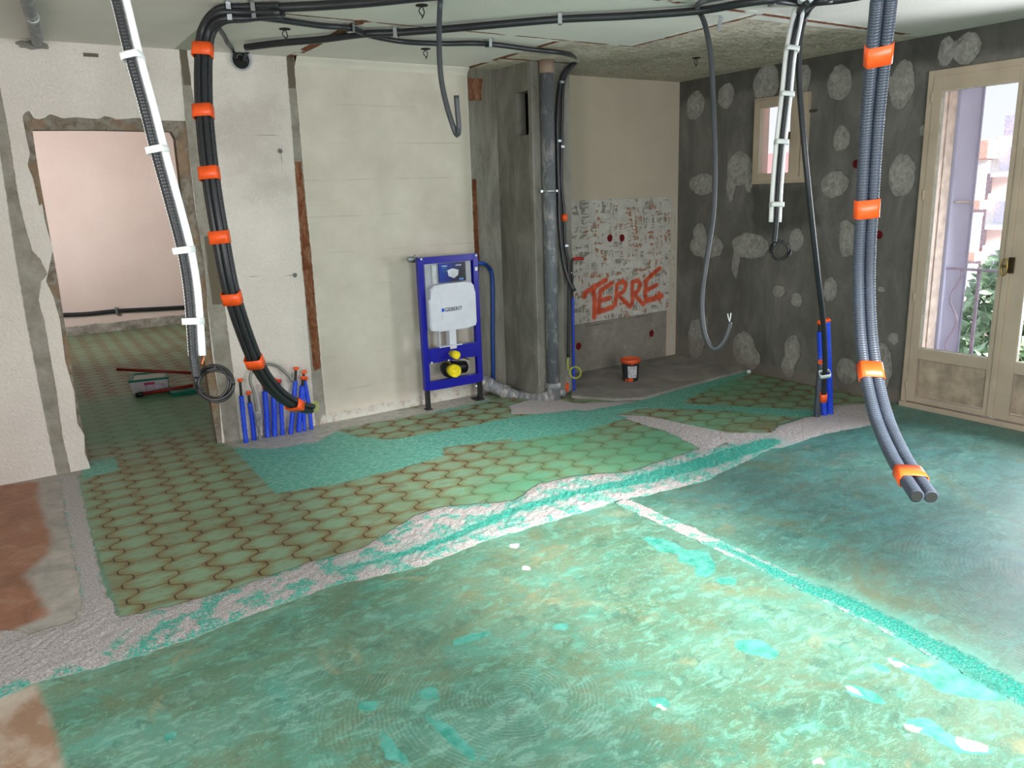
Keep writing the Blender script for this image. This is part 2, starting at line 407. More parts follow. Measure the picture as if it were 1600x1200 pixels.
def backwall_mat():
    b = NB('crepi_wall'); X, Y, Z = b.sep()
    crep = b.noise(52, 3, 0.6, 0.3)
    big = b.noise(1.6, 4, 0.6)
    plain = b.ramp(big, [(0.3, (220, 210, 203)), (0.7, (234, 226, 219))])
    # the piece with block lines between the two chases is smoother and yellower
    sm = b.reg('smooth', 0.004, 10, 0.02)
    smc = b.ramp(b.noise(2.4, 4, 0.6), [(0.3, (198, 190, 176)), (0.7, (216, 209, 197))])
    fz = b.math('PINGPONG', b.math('ADD', Z, b.math('MULTIPLY', b.noise(1.0, 2), 0.03)), 0.125)
    ln = b.math('MULTIPLY', b.mr(fz, 0.0, 0.008, 1, 0), b.mr(b.noise(3.3, 2), 0.42, 0.6))
    smc = b.mix(b.math('MULTIPLY', ln, 0.28), smc, lin((150, 140, 122)))
    col = b.mix(sm, plain, smc)
    col = b.mix(b.math('MULTIPLY', b.mr(b.math('ADD', b.attr('dirty'), b.math('MULTIPLY_ADD', b.noise(3, 5, 0.7), 0.9, -0.45)), -0.05, 0.3), 0.34), col, lin((160, 148, 138)))
    chase = b.reg('chase', 0.006, 22, 0.003)
    cc = b.ramp(b.noise(8, 5, 0.7), [(0.3, (128, 121, 110)), (0.5, (150, 144, 134)), (0.7, (166, 161, 152))])
    cc = b.mix(b.reg('chasedark', 0.012, 8, 0.006), cc, lin((104, 96, 82)))
    col = b.mix(chase, col, cc)
    con = b.reg('concrete', 0.003, 10, 0.003)
    st = b.mapping((3.0, 3.0, 0.6))
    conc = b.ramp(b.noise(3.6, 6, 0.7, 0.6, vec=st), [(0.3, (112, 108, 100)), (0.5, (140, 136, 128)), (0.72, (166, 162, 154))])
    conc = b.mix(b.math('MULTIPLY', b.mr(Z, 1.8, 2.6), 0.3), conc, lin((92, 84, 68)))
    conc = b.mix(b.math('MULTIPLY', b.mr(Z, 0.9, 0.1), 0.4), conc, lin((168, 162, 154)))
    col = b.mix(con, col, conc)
    rust = b.reg('rust', 0.008, 30, 0.004)
    rc = b.ramp(b.noise(24, 6, 0.78, 0.6, vec=b.mapping((1, 1, 0.4))), [(0.32, (74, 40, 24)), (0.5, (122, 74, 48)), (0.68, (150, 118, 96))])
    col = b.mix(rust, col, rc)
    # kitchen alcove
    al = b.reg('alcove', 0.0, 10, 0.003)
    alc = b.ramp(big, [(0.3, (202, 188, 170)), (0.7, (212, 199, 181))])
    col = b.mix(al, col, alc)
    sc = b.reg('scraped', 0.008, 40, 0.004)
    sg = b.noise(7, 5, 0.65, 0.3)
    gx = b.noise(10, 5, 0.7, 0.5, vec=b.mapping((0.6, 1, 2.0))); gy = b.noise(10, 5, 0.7, 0.5, vec=b.mapping((2.0, 1, 0.6), loc=(3, 3, 3)))
    pl = b.math('MAXIMUM', b.mr(gx, 0.47, 0.50), b.mr(gy, 0.48, 0.51))
    under = b.mix(b.mr(b.noise(6, 4, 0.6), 0.48, 0.54), lin((150, 145, 136)), lin((176, 124, 98)))
    scc = b.mix(pl, under, b.ramp(sg, [(0.3, (196, 190, 183)), (0.7, (218, 214, 208))]))
    col = b.mix(sc, col, scc)
    lo = b.reg('lowcon', 0.004, 20, 0.003)
    loc_ = b.ramp(b.noise(7, 6, 0.72), [(0.3, (130, 125, 118)), (0.6, (154, 148, 141)), (0.75, (172, 167, 161))])
    col = b.mix(lo, col, loc_)
    paint = b.mr(b.math('ADD', b.attr('paint'), b.math('MULTIPLY_ADD', b.noise(26, 4, 0.7), 0.020, -0.010)), -0.010, 0.010)
    col = b.mix(b.math('MULTIPLY', paint, 0.93), col, b.ramp(b.noise(18, 3), [(0.3, (196, 66, 34)), (0.7, (236, 96, 48))]))
    red = b.reg('red', 0.004, 30, 0.003)
    col = b.mix(red, col, lin((116, 22, 26)))
    plast = b.reg('mortarfoot', 0.03, 14, 0.012)
    col = b.mix(plast, col, b.ramp(b.noise(26, 4, 0.7), [(0.3, (170, 158, 150)), (0.5, (205, 198, 190)), (0.72, (190, 206, 196))]))
    # thin dark lines along edges and marks
    crk = b.reg('lines', 0.0015, 20, 0.0015)
    col = b.mix(b.math('MULTIPLY', crk, 0.8), col, lin((78, 68, 60)))
    flat = b.math('MAXIMUM', b.math('MAXIMUM', b.math('MAXIMUM', chase, rust), con), b.math('MAXIMUM', sm, al))
    h = b.math('MULTIPLY', b.mr(crep, 0.34, 0.66), b.math('MULTIPLY_ADD', flat, -0.72, 1.0))
    h = b.math('MULTIPLY', h, b.math('MULTIPLY_ADD', al, -0.85, 1.0))
    h = b.math('ADD', h, b.math('MULTIPLY', b.math('MAXIMUM', chase, rust), -1.6))
    h = b.math('ADD', h, b.math('MULTIPLY', b.math('MULTIPLY', sc, pl), 0.5))
    nm = b.bump(h, 0.0048, 0.75)
    return b.done(col, 0.85, nm, 0, 0.25)

def concrete_mat(name, dark=(92, 90, 86), mid=(110, 108, 103), light_=(134, 131, 126), patches=True):
    b = NB(name)
    st = b.mapping((1.6, 1.6, 0.7))
    n = b.noise(2.6, 7, 0.68, 0.5, vec=st)
    col = b.ramp(n, [(0.3, dark), (0.5, mid), (0.72, light_)])
    pits = b.vor(26); pm = b.mr(pits, 0.05, 0.09, 1, 0); pm = b.math('MULTIPLY', pm, b.mr(b.noise(5, 2), 0.5, 0.6))
    col = b.mix(b.math('MULTIPLY', pm, 0.35), col, lin((34, 32, 30)))
    spk = b.mr(b.noise(30, 4, 0.8), 0.68, 0.74, 0, 0.45)
    col = b.mix(spk, col, lin((128, 124, 118)))
    fg = b.noise(70, 5, 0.75)
    h = fg
    if patches:
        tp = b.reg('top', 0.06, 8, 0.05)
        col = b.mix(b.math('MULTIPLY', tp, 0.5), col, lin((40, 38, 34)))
        pt = b.reg('patch', 0.030, 9, 0.005, off=0.006, detail=7)
        pt = b.math('MULTIPLY', pt, b.mr(b.noise(16, 6, 0.75, 0.6, vec=b.mapping((1, 1, 0.6))), 0.34, 0.48, 0.62, 1.0))
        inner = b.reg('patch', 0.05, 7, 0.02, off=-0.02)
        pc = b.ramp(b.noise(24, 6, 0.75, 0.8), [(0.3, (130, 128, 122)), (0.5, (158, 156, 150)), (0.7, (186, 184, 178))])
        col = b.mix(b.math('MULTIPLY', pt, b.math('MULTIPLY_ADD', inner, 0.25, 0.72)), col, pc)
        rd = b.reg('red', 0.003, 30, 0.003)
        col = b.mix(rd, col, lin((92, 14, 16)))
        fb = b.reg('foot', 0.03, 8, 0.03)
        col = b.mix(b.math('MULTIPLY', fb, 0.5), col, lin((128, 120, 112)))
        h = b.math('ADD', b.math('MULTIPLY', fg, 0.5), b.math('MULTIPLY', pt, b.math('MULTIPLY_ADD', b.noise(20, 4), 0.8, 0.8)))
    nm = b.bump(h, 0.006, 0.8)
    return b.done(col, 0.9, nm, 0, 0.25)

def ceiling_mat():
    b = NB('old_ceiling')
    base = b.ramp(b.noise(1.2, 3), [(0.3, (216, 212, 206)), (0.7, (230, 226, 220))])
    peel = b.reg('peel', 0.006, 20, 0.003)
    fl = b.noise(15, 6, 0.78, 0.8, vec=b.mapping((1, 1.6, 1)))
    pc = b.ramp(b.noise(5, 6, 0.7, 0.7), [(0.32, (196, 184, 164)), (0.5, (218, 206, 188)), (0.7, (232, 222, 206))])
    pc = b.mix(b.math('MULTIPLY', b.mr(fl, 0.56, 0.60), b.mr(b.attr('flake'), -0.5, 0.2)), pc, lin((246, 240, 228)))
    pc = b.mix(b.math('MULTIPLY', b.mr(fl, 0.43, 0.39), b.mr(b.attr('flake'), -0.5, 0.2, 0, 0.85)), pc, lin((128, 116, 96)))
    col = b.mix(peel, base, pc)
    plast = b.reg('plaster', 0.01, 14, 0.006)
    col = b.mix(plast, col, lin((170, 172, 158)))
    rust = b.reg('rust', 0.012, 14, 0.003)
    broken = b.mr(b.noise(4, 3), 0.40, 0.46)
    rust = b.math('MULTIPLY', rust, broken)
    col = b.mix(rust, col, b.ramp(b.noise(40, 4, 0.7), [(0.3, (92, 50, 30)), (0.6, (140, 84, 58)), (0.72, (170, 130, 108))]))
    wl = b.reg('chalk', 0.008, 16, 0.003)
    col = b.mix(b.math('MULTIPLY', wl, b.mr(b.noise(7, 3), 0.5, 0.55)), col, lin((236, 234, 224)))
    h = b.math('ADD', b.math('MULTIPLY', b.noise(130, 2, 0.5), 0.35), b.math('MULTIPLY', b.math('MULTIPLY', peel, b.mr(fl, 0.5, 0.6)), 1.0))
    h = b.math('ADD', h, b.math('MULTIPLY', b.mr(b.attr('peel'), -0.004, 0.004), -2.0))
    return b.done(col, 0.9, b.bump(h, 0.009, 0.9), 0, 0.2)

M_floor = floor_mat(); M_back = backwall_mat(); M_ceil = ceiling_mat()
M_right = concrete_mat('bare_concrete_wall')
M_conc = concrete_mat('bare_concrete', (110, 107, 100), (138, 134, 127), (166, 161, 153), patches=False)
M_concdark = concrete_mat('screed_grey', (132, 128, 124), (150, 146, 141), (172, 167, 161), patches=False)
M_shaft = concrete_mat('formwork_concrete', (100, 97, 90), (126, 123, 115), (154, 150, 142), patches=False)
def broken_mat():
    b = NB('broken_masonry'); n = b.noise(18, 6, 0.75, 0.6)
    col = b.ramp(n, [(0.3, (112, 98, 84)), (0.45, (150, 138, 124)), (0.6, (176, 168, 156)), (0.75, (168, 132, 108))])
    col = b.mix(b.mr(b.noise(5, 3), 0.52, 0.6, 0, 0.6), col, lin((168, 134, 104)))
    return b.done(col, 0.95, b.bump(b.noise(34, 6, 0.8), 0.02, 1.0), 0, 0.2)
M_broken = broken_mat()
def pink_mat():
    b = NB('pink_crepi'); col = b.ramp(b.noise(1.4, 4), [(0.3, (222, 200, 190)), (0.7, (232, 212, 202))])
    col = b.mix(b.reg('foot', 0.03, 7, 0.01), col, b.ramp(b.noise(9, 5, .7), [(0.35, (128, 122, 112)), (0.6, (176, 168, 158)), (0.72, (206, 198, 190))]))
    return b.done(col, 0.9, b.bump(b.noise(45, 3, 0.6, 0.8), 0.006, 0.8), 0, 0.2)
M_pink = pink_mat()
M_white = simple('plain_plaster', (214, 208, 196), 0.9, var=0.05, scale=2)

# ================================================================== SHELL
# ---- floor
fl_tile = F([(108, 735), (122, 765), (150, 855), (190, 966), (298, 939), (390, 911), (490, 877), (567, 856), (600, 834), (650, 806), (690, 792), (800, 782), (840, 757), (900, 743), (980, 737), (1100, 699), (1137, 676), (1205, 676), (1216, 663), (1306, 633), (1400, 640), (1385, 622), (1175, 577), (1000, 625), (900, 622)]) + [(3.3, 5.6), (3.3, 11.6), (-1.6, 11.6), (-1.6, 5.45), (0.25, 5.42)]
band1 = F([(-80, 1030), (0, 1005), (115, 971), (137, 934), (170, 934), (186, 966), (298, 939), (390, 911), (490, 877), (567, 856), (600, 836), (648, 806), (690, 792), (770, 786), (805, 782), (840, 757), (900, 743), (980, 738), (1100, 699), (1107, 700), (1216, 676), (1290, 655), (1344, 650), (1370, 660), (1287, 674), (1212, 697), (1100, 752), (1010, 774), (969, 781), (900, 803), (770, 841), (648, 888), (525, 914), (402, 957), (275, 1007), (133, 1049), (55, 1066), (0, 1090), (-80, 1120)])
gravel = F([(961, 648), (1010, 650), (1137, 676), (1205, 676), (1216, 665), (1272, 648), (1306, 633), (1366, 630), (1395, 640), (1380, 661), (1287, 678), (1220, 700), (1165, 700), (1130, 692), (1107, 708), (1040, 674), (987, 658)])
foot1 = F([(795, 634), (850, 618), (900, 630), (1010, 626), (1005, 636), (900, 646), (800, 647)])
strip_v = F([(92, 742), (122, 742), (165, 938), (130, 945)])
tealA = F([(364, 700), (430, 771), (525, 757), (630, 731), (693, 713), (690, 700), (805, 684), (900, 671), (961, 658), (900, 663), (890, 652), (960, 648), (1010, 637), (1137, 642), (1231, 651), (1272, 652), (1272, 641), (1175, 636), (1062, 630), (1110, 606), (1175, 583), (1170, 577), (1000, 626), (900, 645), (800, 652), (700, 672), (612, 687), (560, 683), (528, 673), (497, 690), (430, 701)])
white_foot = F([(345, 690), (360, 700), (420, 704), (497, 692), (530, 670), (640, 650), (700, 640), (700, 632), (500, 655)])
def floor_fields():
    f = {}
    f['tile'] = poly(fl_tile)
    f['mortar'] = U_(poly(band1), poly(gravel), poly(foot1), poly(strip_v), line(F([(976, 786), (1092, 837), (1300, 935), (1500, 1035), (1640, 1108)]), [0.05, 0.045, 0.04, 0.045, 0.045]))
    f['bare'] = U_(poly(gravel), poly(foot1), poly(strip_v), poly(F([(-80, 1000), (137, 934), (170, 934), (240, 960), (150, 1030), (-80, 1100)])))
    f['tealline'] = U_(line(F([(536, 890), (613, 873), (700, 845), (805, 799), (900, 771), (987, 755), (1100, 725), (1205, 691)]), [0.012, 0.02, 0.028, 0.035, 0.04, 0.05, 0.085, 0.06]),
                       line(F([(1125, 852), (1175, 875), (1250, 912), (1325, 942), (1400, 980), (1500, 1032), (1640, 1106)]), [0.014, 0.026, 0.040, 0.046, 0.048, 0.05, 0.05]))
    f['teal'] = U_(poly(tealA), poly(F([(130, 722), (180, 715), (185, 735), (130, 748)])), line(F([(676, 645), (722, 636), (768, 625)]), 0.022), poly(F([(800, 652), (900, 640), (985, 652), (900, 676), (800, 690)])))
    f['stain'] = U_(ell(F([(830, 755)])[0], (0.35, 0.2)), ell(F([(880, 690)])[0], (0.35, 0.22)), ell(F([(1010, 705)])[0], (0.5, 0.28)), ell(F([(200, 650)])[0], (0.8, 0.8)), ell(F([(1120, 600)])[0], (0.3, 0.3)), ell(F([(1000, 690)])[0], (0.8, 0.15)))
    f['pale'] = U_(poly(white_foot), poly(F([(650, 645), (676, 646), (768, 626), (748, 608), (660, 628)])))
    f['grey'] = U_(poly(F([(-200, 740), (130, 715), (122, 765), (170, 945), (190, 985), (100, 1015), (-200, 1110)])))
    f['brown'] = U_(poly(F([(-200, 770), (0, 757), (60, 752), (62, 790), (84, 850), (42, 900), (72, 962), (0, 992), (-200, 1040)])))
    f['beige'] = poly(F([(-200, 1130), (0, 1090), (57, 1068), (82, 1130), (96, 1180), (98, 1300), (-300, 1500)]))
    f['grey'] = U_(f['grey'], poly([(-2, 5.6), (-0.4, 5.6), (-0.4, 3.5), (-2, 3.5)]))
    f['brown'] = U_(f['brown'], poly([(-2, 5.36), (-0.35, 5.36), (-0.3, 3.75), (-2, 3.75)]))
    f['mortar'] = U_(f['mortar'], line([(-2, 3.35), (-0.3, 3.25)], 0.2)); f['bare'] = U_(f['bare'], line([(-2, 3.35), (-0.3, 3.25)], 0.2))
    f['beige'] = U_(f['beige'], poly([(-2, 3.1), (-0.3, 3.05), (-0.1, 2.6), (-0.15, -2), (-2, -2)]))
    f['blue'] = poly([(3.0, 0.2), (2.75, 3.0), (4.0, 3.4), (5.6, 3.4), (5.6, -1.5), (3.2, -1.5)])  # outline of the painted sky reflection
    sp = [F(L) for L in (
        [(1000, 838), (1040, 842), (1070, 858), (1105, 862), (1120, 885), (1112, 900), (1085, 903), (1090, 885), (1060, 878), (1062, 866), (1030, 862)],
        [(1118, 905), (1140, 901), (1155, 906), (1150, 914), (1125, 913)],
        [(1385, 1022), (1425, 1040), (1450, 1045), (1475, 1030), (1540, 1055), (1578, 1085), (1572, 1097), (1520, 1092), (1470, 1082), (1445, 1060), (1410, 1048)],
        [(1312, 1065), (1345, 1072), (1380, 1090), (1395, 1098), (1370, 1100), (1330, 1085)],
        [(1355, 1036), (1375, 1036), (1392, 1048), (1378, 1052)],
        [(1400, 1082), (1422, 1084), (1420, 1092), (1402, 1090)],
        [(1415, 1120), (1460, 1125), (1485, 1150), (1545, 1168), (1555, 1178), (1500, 1178), (1450, 1150), (1420, 1138)],
        [(1150, 1000), (1190, 1000), (1220, 1020), (1210, 1032), (1170, 1022), (1145, 1012)],
        [(1010, 1092), (1040, 1088), (1048, 1104), (1020, 1104)],
        [(558, 1100), (590, 1093), (592, 1108), (565, 1114)],
        [(650, 1080), (690, 1068), (680, 1085), (700, 1095), (655, 1092)],
        [(660, 1115), (700, 1130), (730, 1160), (760, 1190), (740, 1190), (690, 1150)],
        [(590, 1140), (620, 1165), (640, 1195), (600, 1185)],
        [(255, 1148), (275, 1140), (278, 1155), (258, 1162)],
        [(860, 975), (890, 972), (888, 985), (862, 984)], [(700, 1000), (760, 985), (770, 992), (710, 1010)])]
    f['splash'] = U_(*[poly(p) for p in sp])
    wh = [F(L) for L in (
        [(816, 884), (828, 884), (828, 892), (816, 891)], [(796, 851), (812, 849), (812, 857), (798, 857)],
        [(1320, 1068), (1345, 1078), (1350, 1088), (1325, 1080)], [(1412, 1130), (1440, 1135), (1438, 1146), (1415, 1140)],
        [(1490, 1150), (1545, 1165), (1550, 1176), (1500, 1172)], [(1025, 1100), (1046, 1100), (1042, 1110), (1028, 1108)],
        [(1268, 1186), (1285, 1184), (1290, 1196), (1272, 1196)], [(1380, 1024), (1410, 1036), (1430, 1046), (1400, 1042)])]
    f['white'] = U_(*[poly(p) for p in wh])
    f['tealpaint'] = none()
    f['swirl_a'] = ell((3.55, 1.05), (0.9, 0.8)); f['swirl_b'] = ell((1.0, 1.9), (0.6, 0.5))
    return f
def floor_disp(P):
    s = np.maximum(sdf_poly(P, band1), sdf_poly(P, gravel))
    m_ = np.clip(s/0.05, 0, 1); rng = np.random.RandomState(3)
    return m_*(0.004+rng.rand(len(P))*0.006)
us = np.linspace(-1.6, XR, 291); vs1 = np.concatenate([np.arange(-1.5, 5.60, 0.0245), np.arange(5.65, 11.61, 0.08)])
fo = grid_surface('floor', us, vs1, lambda u, v, z: np.stack([u, v, z], 1), floor_fields(), M_floor, disp=floor_disp)
struct(fo, 'old wavy tiles and screed covered in turquoise primer')
# raised grey screed in the kitchen alcove
bm = bmesh.new()
pf = F([(893, 622), (960, 627), (1005, 625), (1060, 609), (1172, 579)])
outl = [(p[0], p[1]) for p in pf] + [(XR-0.001, 4.62), (XR-0.001, YB-0.002), (3.78, YB-0.002), (3.78, 4.95)]
top = [bm.verts.new((x, y, 0.022)) for x, y in outl]; bot = [bm.verts.new((x, y, 0.0005)) for x, y in outl]
bm.faces.new(top)
for i in range(len(outl)): bm.faces.new((top[i], bot[i], bot[(i+1) % len(outl)], top[(i+1) % len(outl)]))
struct(obj('floor_alcove', bm, M_concdark), 'raised grey screed in the kitchen alcove')

# ---- ceiling
def ceil_fields():
    f = {}
    f['peel'] = poly([(3.2, 5.6), (3.2, 4.20)] + C([(985, 75)]) + C([(1165, 29)]) + [(5.7, 3.16), (5.7, 5.6)])
    f['flake'] = poly([(3.6, 5.5), (3.6, 4.75), (4.5, 4.5), (5.5, 4.2), (5.5, 5.5)])
    f['rust'] = U_(line([(1.15, 4.22), (3.78, 4.22)], 0.013), line([(1.85, 4.22), (1.85, 5.4)], 0.034), line([(3.19, 4.25), (3.19, 5.4)], 0.022),
                   line([(3.78, 4.22), (3.78, 3.2)], 0.016), line([(2.6, 3.16), (5.35, 3.16)], 0.020), line([(3.2, 4.93), (3.8, 4.93)], 0.02), line([(3.8, 4.95), (3.8, 5.4)], 0.03))
    f['plaster'] = U_(line([(1.17, 4.35), (1.17, 5.4)], 0.05))
    f['chalk'] = U_(line([(1.15, 4.25), (3.78, 4.25)], 0.02), line([(3.74, 4.2), (3.74, 3.2)], 0.015), line([(3.6, 3.12), (5.3, 3.12)], 0.018))
    return f
us = np.linspace(-1.6, XR, 291); vs1 = np.linspace(-1.5, YB+0.005, 285)
co = grid_surface('ceiling', us, vs1, lambda u, v, z: np.stack([u, v, np.full(len(u), H)], 1), ceil_fields(), M_ceil)
struct(co, 'pale textured ceiling with rusty traces of removed partitions')

# ---- back wall: crust with the rough doorway
door_out = B([(35, 182), (38, 177), (45, 172), (52, 184), (60, 187), (70, 184), (78, 178), (90, 182), (98, 185), (118, 183), (140, 185), (155, 186), (163, 181), (173, 183), (182, 187), (215, 184), (250, 188), (290, 189)])
door_out += [(1.128, 1.6), (1.140, 1.2), (1.126, 0.9), (1.120, 0.6), (1.130, 0.35), (1.112, 0.0), (1.112, -0.05), (0.30, -0.05), (0.30, 0.03), (0.285, 0.10), (0.300, 0.22), (0.272, 0.30), (0.285, 0.5), (0.265, 0.7), (0.275, 0.95), (0.260, 1.10)]
door_out += B([(72, 440), (78, 412), (83, 390), (70, 345), (66, 318)]) + [(0.268, 1.62)] + B([(52, 280), (43, 258), (47, 240), (41, 215)])
door_in = [(0.298, -0.05), (0.292, 0.6), (0.30, 1.2), (0.295, 1.8), (0.300, 2.045), (0.62, 2.05), (1.066, 2.046), (1.06, 1.5), (1.068, 1.0), (1.072, 0.4), (1.085, -0.05)]
def terre():
    L = []
    z = lambda pts: [(onY(820+a/3.157, 280+b/3.157).x, onY(820+a/3.157, 280+b/3.157).z) for a, b in pts]
    for pts, w in [
        ([(292, 580), (300, 560), (345, 530), (400, 498)], 0.020), ([(338, 532), (345, 600), (343, 680)], 0.022),
        ([(375, 548), (368, 600), (362, 655)], 0.020), ([(372, 550), (432, 512)], 0.018), ([(370, 600), (420, 585)], 0.018), ([(362, 655), (432, 632)], 0.020),
        ([(455, 520), (447, 620)], 0.018), ([(455, 520), (485, 500), (500, 520), (490, 550), (455, 575)], 0.018), ([(460, 572), (520, 628)], 0.018),
        ([(530, 515), (530, 612)], 0.018), ([(530, 510), (558, 498), (570, 520), (560, 550), (530, 570)], 0.018), ([(545, 575), (585, 618)], 0.018),
        ([(600, 500), (592, 560), (600, 600)], 0.020), ([(592, 505), (640, 460), (666, 440)], 0.018), ([(598, 548), (650, 522)], 0.018), ([(600, 600), (640, 588), (675, 575)], 0.022), ([(662, 560), (665, 595)], 0.015)]:
        L.append(line(z(pts), w*1.25))
    for (a, b), (dx, dz) in [((180, 455), (0.05, 0.06)), ((211, 1028), (0.04, 0.09))]:
        pass
    return L
def back_fields():
    f = {}
    f['smooth'] = poly([(1.86, 0), (3.19, 0), (3.19, 2.6), (1.86, 2.6)])
    f['dirty'] = U_(ell((1.50, 2.05), (0.35, 0.35)), ell((1.6, 1.72), (0.3, 0.15)), ell((2.9, 2.3), (0.35, 0.1)), ell((0.95, 2.4), (0.1, 0.05)), ell((1.5, 2.42), (0.3, 0.1)))
    f['chase'] = U_(poly(B([(-6, 118), (0, 138), (12, 200), (27, 300), (38, 350), (50, 392), (62, 404), (74, 428), (64, 440), (60, 470), (69, 502), (79, 560), (88, 610), (97, 680), (112, 745), (92, 755), (80, 700), (60, 600), (41, 500), (24, 400), (9, 300), (0, 240), (-6, 200)])),
                    poly([(1.155, 2.6), (1.195, 2.6), (1.20, 2.1), (1.21, 1.6), (1.235, 1.2), (1.24, 0.6), (1.235, -0.1), (1.13, -0.1), (1.13, 1.0), (1.135, 2.1)]),
                    poly([(1.818, 2.53), (1.866, 2.53), (1.858, 1.5), (1.855, 0.6), (1.862, -0.05), (1.775, -0.05), (1.785, 0.6), (1.80, 1.6)]))
    f['chasedark'] = U_(poly([(1.15, 2.6), (1.21, 2.6), (1.21, 2.32), (1.15, 2.32)]), poly([(1.80, 2.6), (1.88, 2.6), (1.88, 2.33), (1.80, 2.33)]), poly([(1.16, 1.4), (1.26, 1.4), (1.26, 0.95), (1.16, 0.95)]))
    f['rust'] = U_(poly([(1.808, 1.86), (1.852, 1.86), (1.862, 1.2), (1.858, 0.42), (1.80, 0.40), (1.79, 1.2)]), poly([(3.195, 1.72), (3.235, 1.72), (3.235, 1.1), (3.215, 0.9), (3.20, 0.6), (3.19, 0.6), (3.192, 1.1)]), poly([(3.20, 2.46), (3.33, 2.46), (3.31, 2.30), (3.20, 2.30)]))
    f['concrete'] = poly([(3.193, -0.1), (3.6, -0.1), (3.6, 2.6), (3.193, 2.6)])
    f['alcove'] = poly([(3.7, -0.1), (5.6, -0.1), (5.6, 2.6), (3.7, 2.6)])
    f['scraped'] = poly([(3.6, 1.525), (5.342, 1.525), (5.32, 0.47), (3.6, 0.44)])
    f['lowcon'] = poly([(3.6, 0.455), (5.295, 0.468), (5.29, -0.1), (3.6, -0.1)])
    f['paint'] = U_(*terre(), ell(B([(889, 422)])[0], (0.0, 0.0001+0.0)) if False else none())
    f['red'] = U_(*[ell(B([q])[0], (0.030, 0.034)) for q in [(953, 372), (972, 372), (904, 541), (1018, 521)]])
    f['mortarfoot'] = U_(line([(1.87, 0.01), (2.70, 0.03)], 0.055), line([(2.75, 0.02), (3.2, 0.05)], 0.09), line([(5.37, 0.02), (5.38, 1.4)], 0.018))
    f['lines'] = U_(line(B([(338, 434), (462, 430)]), 0.0022), line(B([(340, 236), (452, 236)]), 0.002), line(B([(336, 212), (450, 211)]), 0.0018), line(B([(336, 202), (430, 204)]), 0.0015), line(B([(438, 235), (445, 285)]), 0.002), line(B([(768, 108), (772, 260), (784, 598)]), 0.003), line(B([(277, 237), (300, 236)]), 0.002),
                    line(B([(900, 513), (1042, 487)]), 0.004), line(B([(684, 395), (684, 378)]), 0.002), line(B([(890, 316), (1050, 309)]), 0.003))
    return f
us = np.linspace(-1.6, XR, 536); vs1 = np.linspace(0, H, 194)
bo = grid_surface('wall_back', us, vs1, lambda u, v, z: np.stack([u, np.full(len(u), YB)+z, v], 1), back_fields(), M_back, holes=[door_out], extrude=(0, 0.016, 0), side_mat=M_back)
struct(bo, 'cream roughcast back wall with grey chases and bare concrete alcove')
us2 = np.linspace(-1.6, XR, 176); vs2 = np.linspace(0, H, 64)
bc = grid_surface('wall_back_core', us2, vs2, lambda u, v, z: np.stack([u, np.full(len(u), YB+0.012), v], 1), {}, M_broken, holes=[door_in], extrude=(0, 0.075, 0), side_mat=M_broken)
struct(bc, 'broken masonry edge around the rough doorway')
# closes the masonry towards the far room
us3 = np.arange(-1.6, 3.3, 0.0501)
b2 = grid_surface('wall_far_room_near', us3, np.linspace(0, 2.6, 53), lambda u, v, z: np.stack([u, np.full(len(u), YB+0.088), v], 1), {'foot': none()}, M_pink, holes=[door_in])
struct(b2)

# ---- right wall with window and french door
DOOR = [(2.485-1.055+0.015, -0.05), (3.05, -0.05), (3.05, 2.27), (2.485-1.055+0.015, 2.27)]
DY0, DY1, DTOP = 1.445, 3.05, 2.27
WIN = [(4.10, 1.65), (4.49, 1.65), (4.49, 2.24), (4.10, 2.24)]
pts = [(1087, 165, 13, 21), (1135, 150, 12, 18), (1197, 130, 19, 29), (1253, 126, 14, 24), (1312, 130, 18, 26), (1315, 217, 13, 18), (1410, 132, 18, 36), (1410, 275, 20, 30), (1305, 288, 20, 20), (1155, 264, 18, 26), (1143, 290, 6, 22), (1170, 284, 6, 16), (1098, 288, 20, 16), (1093, 366, 10, 16), (1104, 385, 25, 18), (1172, 384, 27, 19), (1150, 410, 5, 22), (1245, 375, 10, 17), (1325, 375, 13, 26), (1322, 352, 7, 8), (1297, 452, 10, 16), (1088, 530, 13, 28), (1098, 510, 7, 18), (1162, 543, 17, 24), (1176, 560, 12, 16), (1238, 548, 12, 22), (1232, 572, 10, 18), (1323, 580, 15, 19), (1380, 575, 13, 34), (1480, 80, 12, 20), (1512, 75, 21, 24), (1397, 530, 7, 8), (1217, 455, 9, 9), (1245, 470, 8, 10), (1170, 395, 22, 8), (1443, 205, 5, 8), (1456, 235, 6, 12), (1440, 480, 3, 5), (1378, 452, 5, 4), (1390, 130, 8, 10)]
def right_fields():
    f = {}
    E_ = []
    for x, y, rx, ry in pts:
        c = R([(x, y)])[0]; ex = abs(R([(x+rx, y)])[0][0]-c[0]); ez = abs(R([(x, y+ry)])[0][1]-c[1]); E_.append(ell(c, (ex, ez)))
    f['patch'] = U_(*E_)
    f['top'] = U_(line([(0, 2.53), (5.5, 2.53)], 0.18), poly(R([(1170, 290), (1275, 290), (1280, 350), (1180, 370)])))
    f['foot'] = U_(line([(3.1, 0.0), (5.5, 0.02)], 0.09), line([(4.7, 0.1), (5.4, 0.1)], 0.12))
    f['red'] = U_(ell(R([(1338, 256)])[0], (0.032, 0.032)), ell(R([(1373, 367)])[0], (0.032, 0.032)))
    return f
M_reveal = simple('outside_render', (216, 186, 172), 0.85, var=0.05, scale=3)
us = np.linspace(-1.5, YB, 400); vs1 = np.linspace(0, H, 146)
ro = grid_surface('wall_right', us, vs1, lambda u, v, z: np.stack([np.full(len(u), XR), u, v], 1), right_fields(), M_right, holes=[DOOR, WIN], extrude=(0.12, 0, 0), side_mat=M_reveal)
struct(ro, 'dark bare concrete wall dotted with pale plaster dabs')
